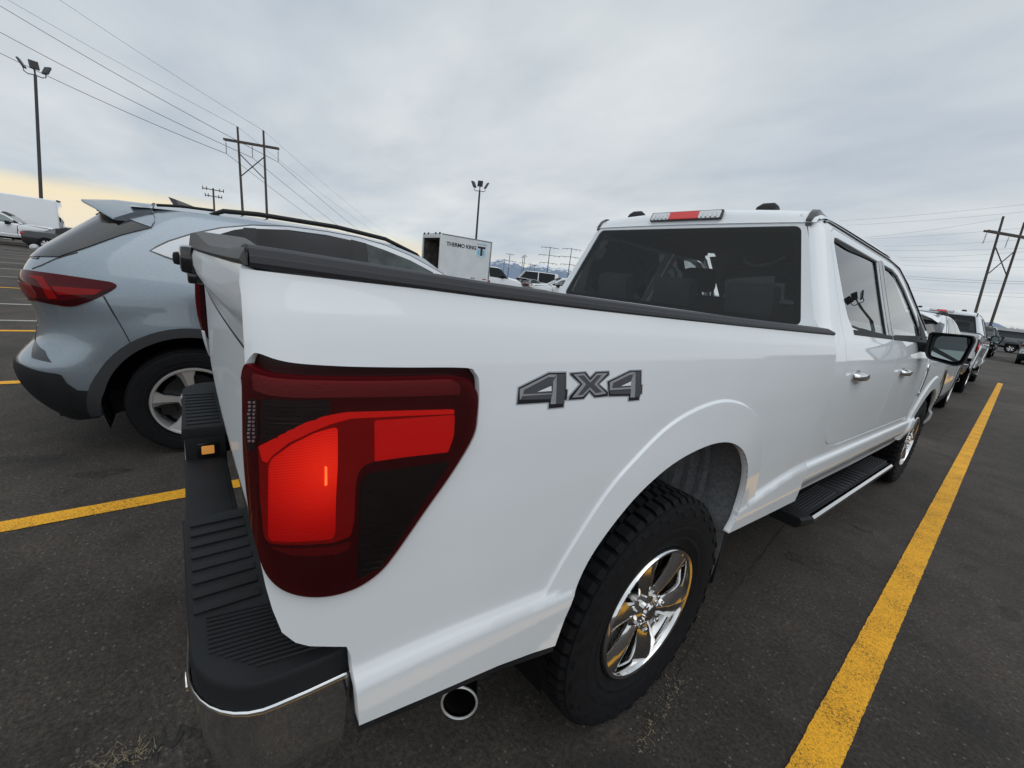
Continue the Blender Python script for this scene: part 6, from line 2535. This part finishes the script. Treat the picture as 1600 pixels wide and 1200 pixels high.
tower((788.5, 404.5), 0, 32, ((0.96, 0.8), (0.75, 1.0)), 'distant line pole beside the front of the box truck', 0.6, 6.0)
t = on(333, 294, z=12.0)
root = thing('utility_pole', 'short double-arm utility pole left of the h-frame pole', 'utility pole', Vector((t.x, t.y, 0)), 0, 'steel line poles far beyond the lot')
dx = (t - Vector(CAM)).cross(Vector((0, 0, 1))).normalized()
mb = MB()
mb.tube([(0, 0, 0), (0, 0, 12)], [0.2, 0.15], 8)
obj('pole', mb, 'polebrown', root)
for z, s in ((11.7, 1.75), (10.5, 1.4)):
    mb = MB()
    mb.tube([-dx * s + Vector((0, 0, z)), dx * s + Vector((0, 0, z))], 0.09, 6)
    for k in (-0.95, -0.6, 0.6, 0.95):
        mb.tube([dx * s * k + Vector((0, 0, z - 0.25)), dx * s * k + Vector((0, 0, z + 0.4))], 0.07, 6)
    obj('crossarm', mb, 'polebrown', root)

# ------------------------------------------------------------------ mountains, sheds and trees far off
def mount_mat():
    m = bpy.data.materials.new('hazy_snowy_rock')
    m.use_nodes = True
    nt = m.node_tree
    b = nt.nodes['Principled BSDF']
    N = nt.nodes.new
    L = nt.links.new
    tc = N('ShaderNodeTexCoord')
    sp_ = N('ShaderNodeSeparateXYZ')
    L(tc.outputs['Object'], sp_.inputs[0])
    n = N('ShaderNodeTexNoise')
    n.inputs['Scale'].default_value = 0.012
    n.inputs['Detail'].default_value = 8
    n.inputs['Roughness'].default_value = 0.7
    L(tc.outputs['Object'], n.inputs['Vector'])
    a = N('ShaderNodeMath')
    a.operation = 'MULTIPLY_ADD'
    a.inputs[1].default_value = 1 / 420.0
    L(sp_.outputs[2], a.inputs[0])
    L(n.outputs[0], a.inputs[2])
    r = N('ShaderNodeValToRGB')
    e = r.color_ramp.elements
    e[0].position = 0.93
    e[0].color = (0.16, 0.21, 0.29, 1)  # distance haze mixed into the rock as blue-grey
    e[1].position = 1.02
    e[1].color = (0.66, 0.68, 0.72, 1)
    L(a.outputs[0], r.inputs[0])
    L(r.outputs[0], b.inputs['Base Color'])
    b.inputs['Roughness'].default_value = 0.95
    return m


MAT['mountain'] = mount_mat()
from mathutils import noise as mn
ridge_px = [(600, 4), (700, 14), (740, 18), (765, 24), (780, 29), (792, 26), (800, 27), (812, 21), (819, 19), (829, 25), (840, 28), (848, 29), (856, 24), (862, 22), (872, 27), (884, 26), (900, 20), (1000, 14), (1200, 9), (1400, 8), (1520, 16), (1545, 20), (1570, 13), (1610, 7), (1700, 4)]
mb = MB()
pxs = list(np.arange(600, 1700, 3.0))
rows = [(4200, 0.0), (4700, 0.20), (5200, 0.46), (5600, 0.74), (5900, 1.0), (6300, 0.7), (7000, 0.0)]
V = []
for px in pxs:
    hy = 435.86 + (px - 800) * 0.116455
    h = np.interp(px, [p[0] for p in ridge_px], [p[1] for p in ridge_px])
    d0 = ray(px, hy)
    dn = np.array([d0[0], d0[1]])
    for D, f in rows:
        P = CAM[:2] + dn * D
        H = h / F_PX * 5900 * f
        nz = mn.noise(Vector((P[0] / 210, P[1] / 210, 0))) * 0.45 + mn.noise(Vector((P[0] / 80, P[1] / 80, 3))) * 0.22
        V.append((P[0], P[1], max(0.0, H * (1 + (nz if f < 1 else nz * 0.12))) - (1 if f == 0 else 0)))
n = len(rows)
mb.add(V, [(i * n + j_, (i + 1) * n + j_, (i + 1) * n + j_ + 1, i * n + j_ + 1) for i in range(len(pxs) - 1) for j_ in range(n - 1)])
o = struct('mountains', mb, 'mountain', True)

mb = MB()
mb.box(-26, 40, 102, 112, 0, 2.3, 0.05)
sh = thing('storage_shed', 'long low dark grey shed beyond the cars on the right', 'shed')
obj('wall', mb, 'warehouse', sh)
mb = MB()
mb.prism([(101.6, 2.3), (112.4, 2.3), (107, 2.8)], lambda a, b: (-26.4, a, b), lambda a, b: (40.4, a, b))
obj('roof', mb, 'steel', sh)


def bare_tree(loc, h, seed, label):
    rnd = random.Random(seed)
    root = thing('bare_tree', label, 'tree', loc, rnd.uniform(0, 6), 'leafless trees beyond the shed')
    tr = MB()
    tw = MB()

    def grow(p, d, l, r, lev):
        q = p + d * l
        (tr if lev < 2 else tw).tube([p, q], [r, r * 0.65], 5 if lev < 2 else 3, caps=False)
        if lev < 4:
            for _ in range(4 if lev else 6):
                a = Vector((rnd.gauss(0, 1), rnd.gauss(0, 1), rnd.gauss(0.5, 0.6)))
                nd = (d * 0.7 + a * 0.55).normalized()
                grow(p + d * l * rnd.uniform(0.45, 1.0), nd, l * rnd.uniform(0.5, 0.75), r * 0.5, lev + 1)
    grow(Vector((0, 0, 0)), Vector((0, 0, 1)), h * 0.36, h * 0.03, 0)
    obj('trunk', tr, 'bark', root)
    obj('crown', tw, 'twig', root, False)


for k, (px, d, h) in enumerate(((1572, 100, 4.6), (1584, 95, 4.9), (1594, 90, 5.2), (1606, 88, 5.4), (1560, 108, 4.2))):
    hy = 435.86 + (px - 800) * 0.116455
    p = on(px, hy, d=float(d))
    bare_tree((p.x, p.y, 0), h, 20 + k, ('brown leafless tree behind the shed by the right h-frame pole', 'bushy leafless tree at the right edge of the picture', 'bushy leafless tree at the right edge of the picture', 'bushy leafless tree at the right edge of the picture', 'brown leafless tree behind the shed by the right h-frame pole')[k])
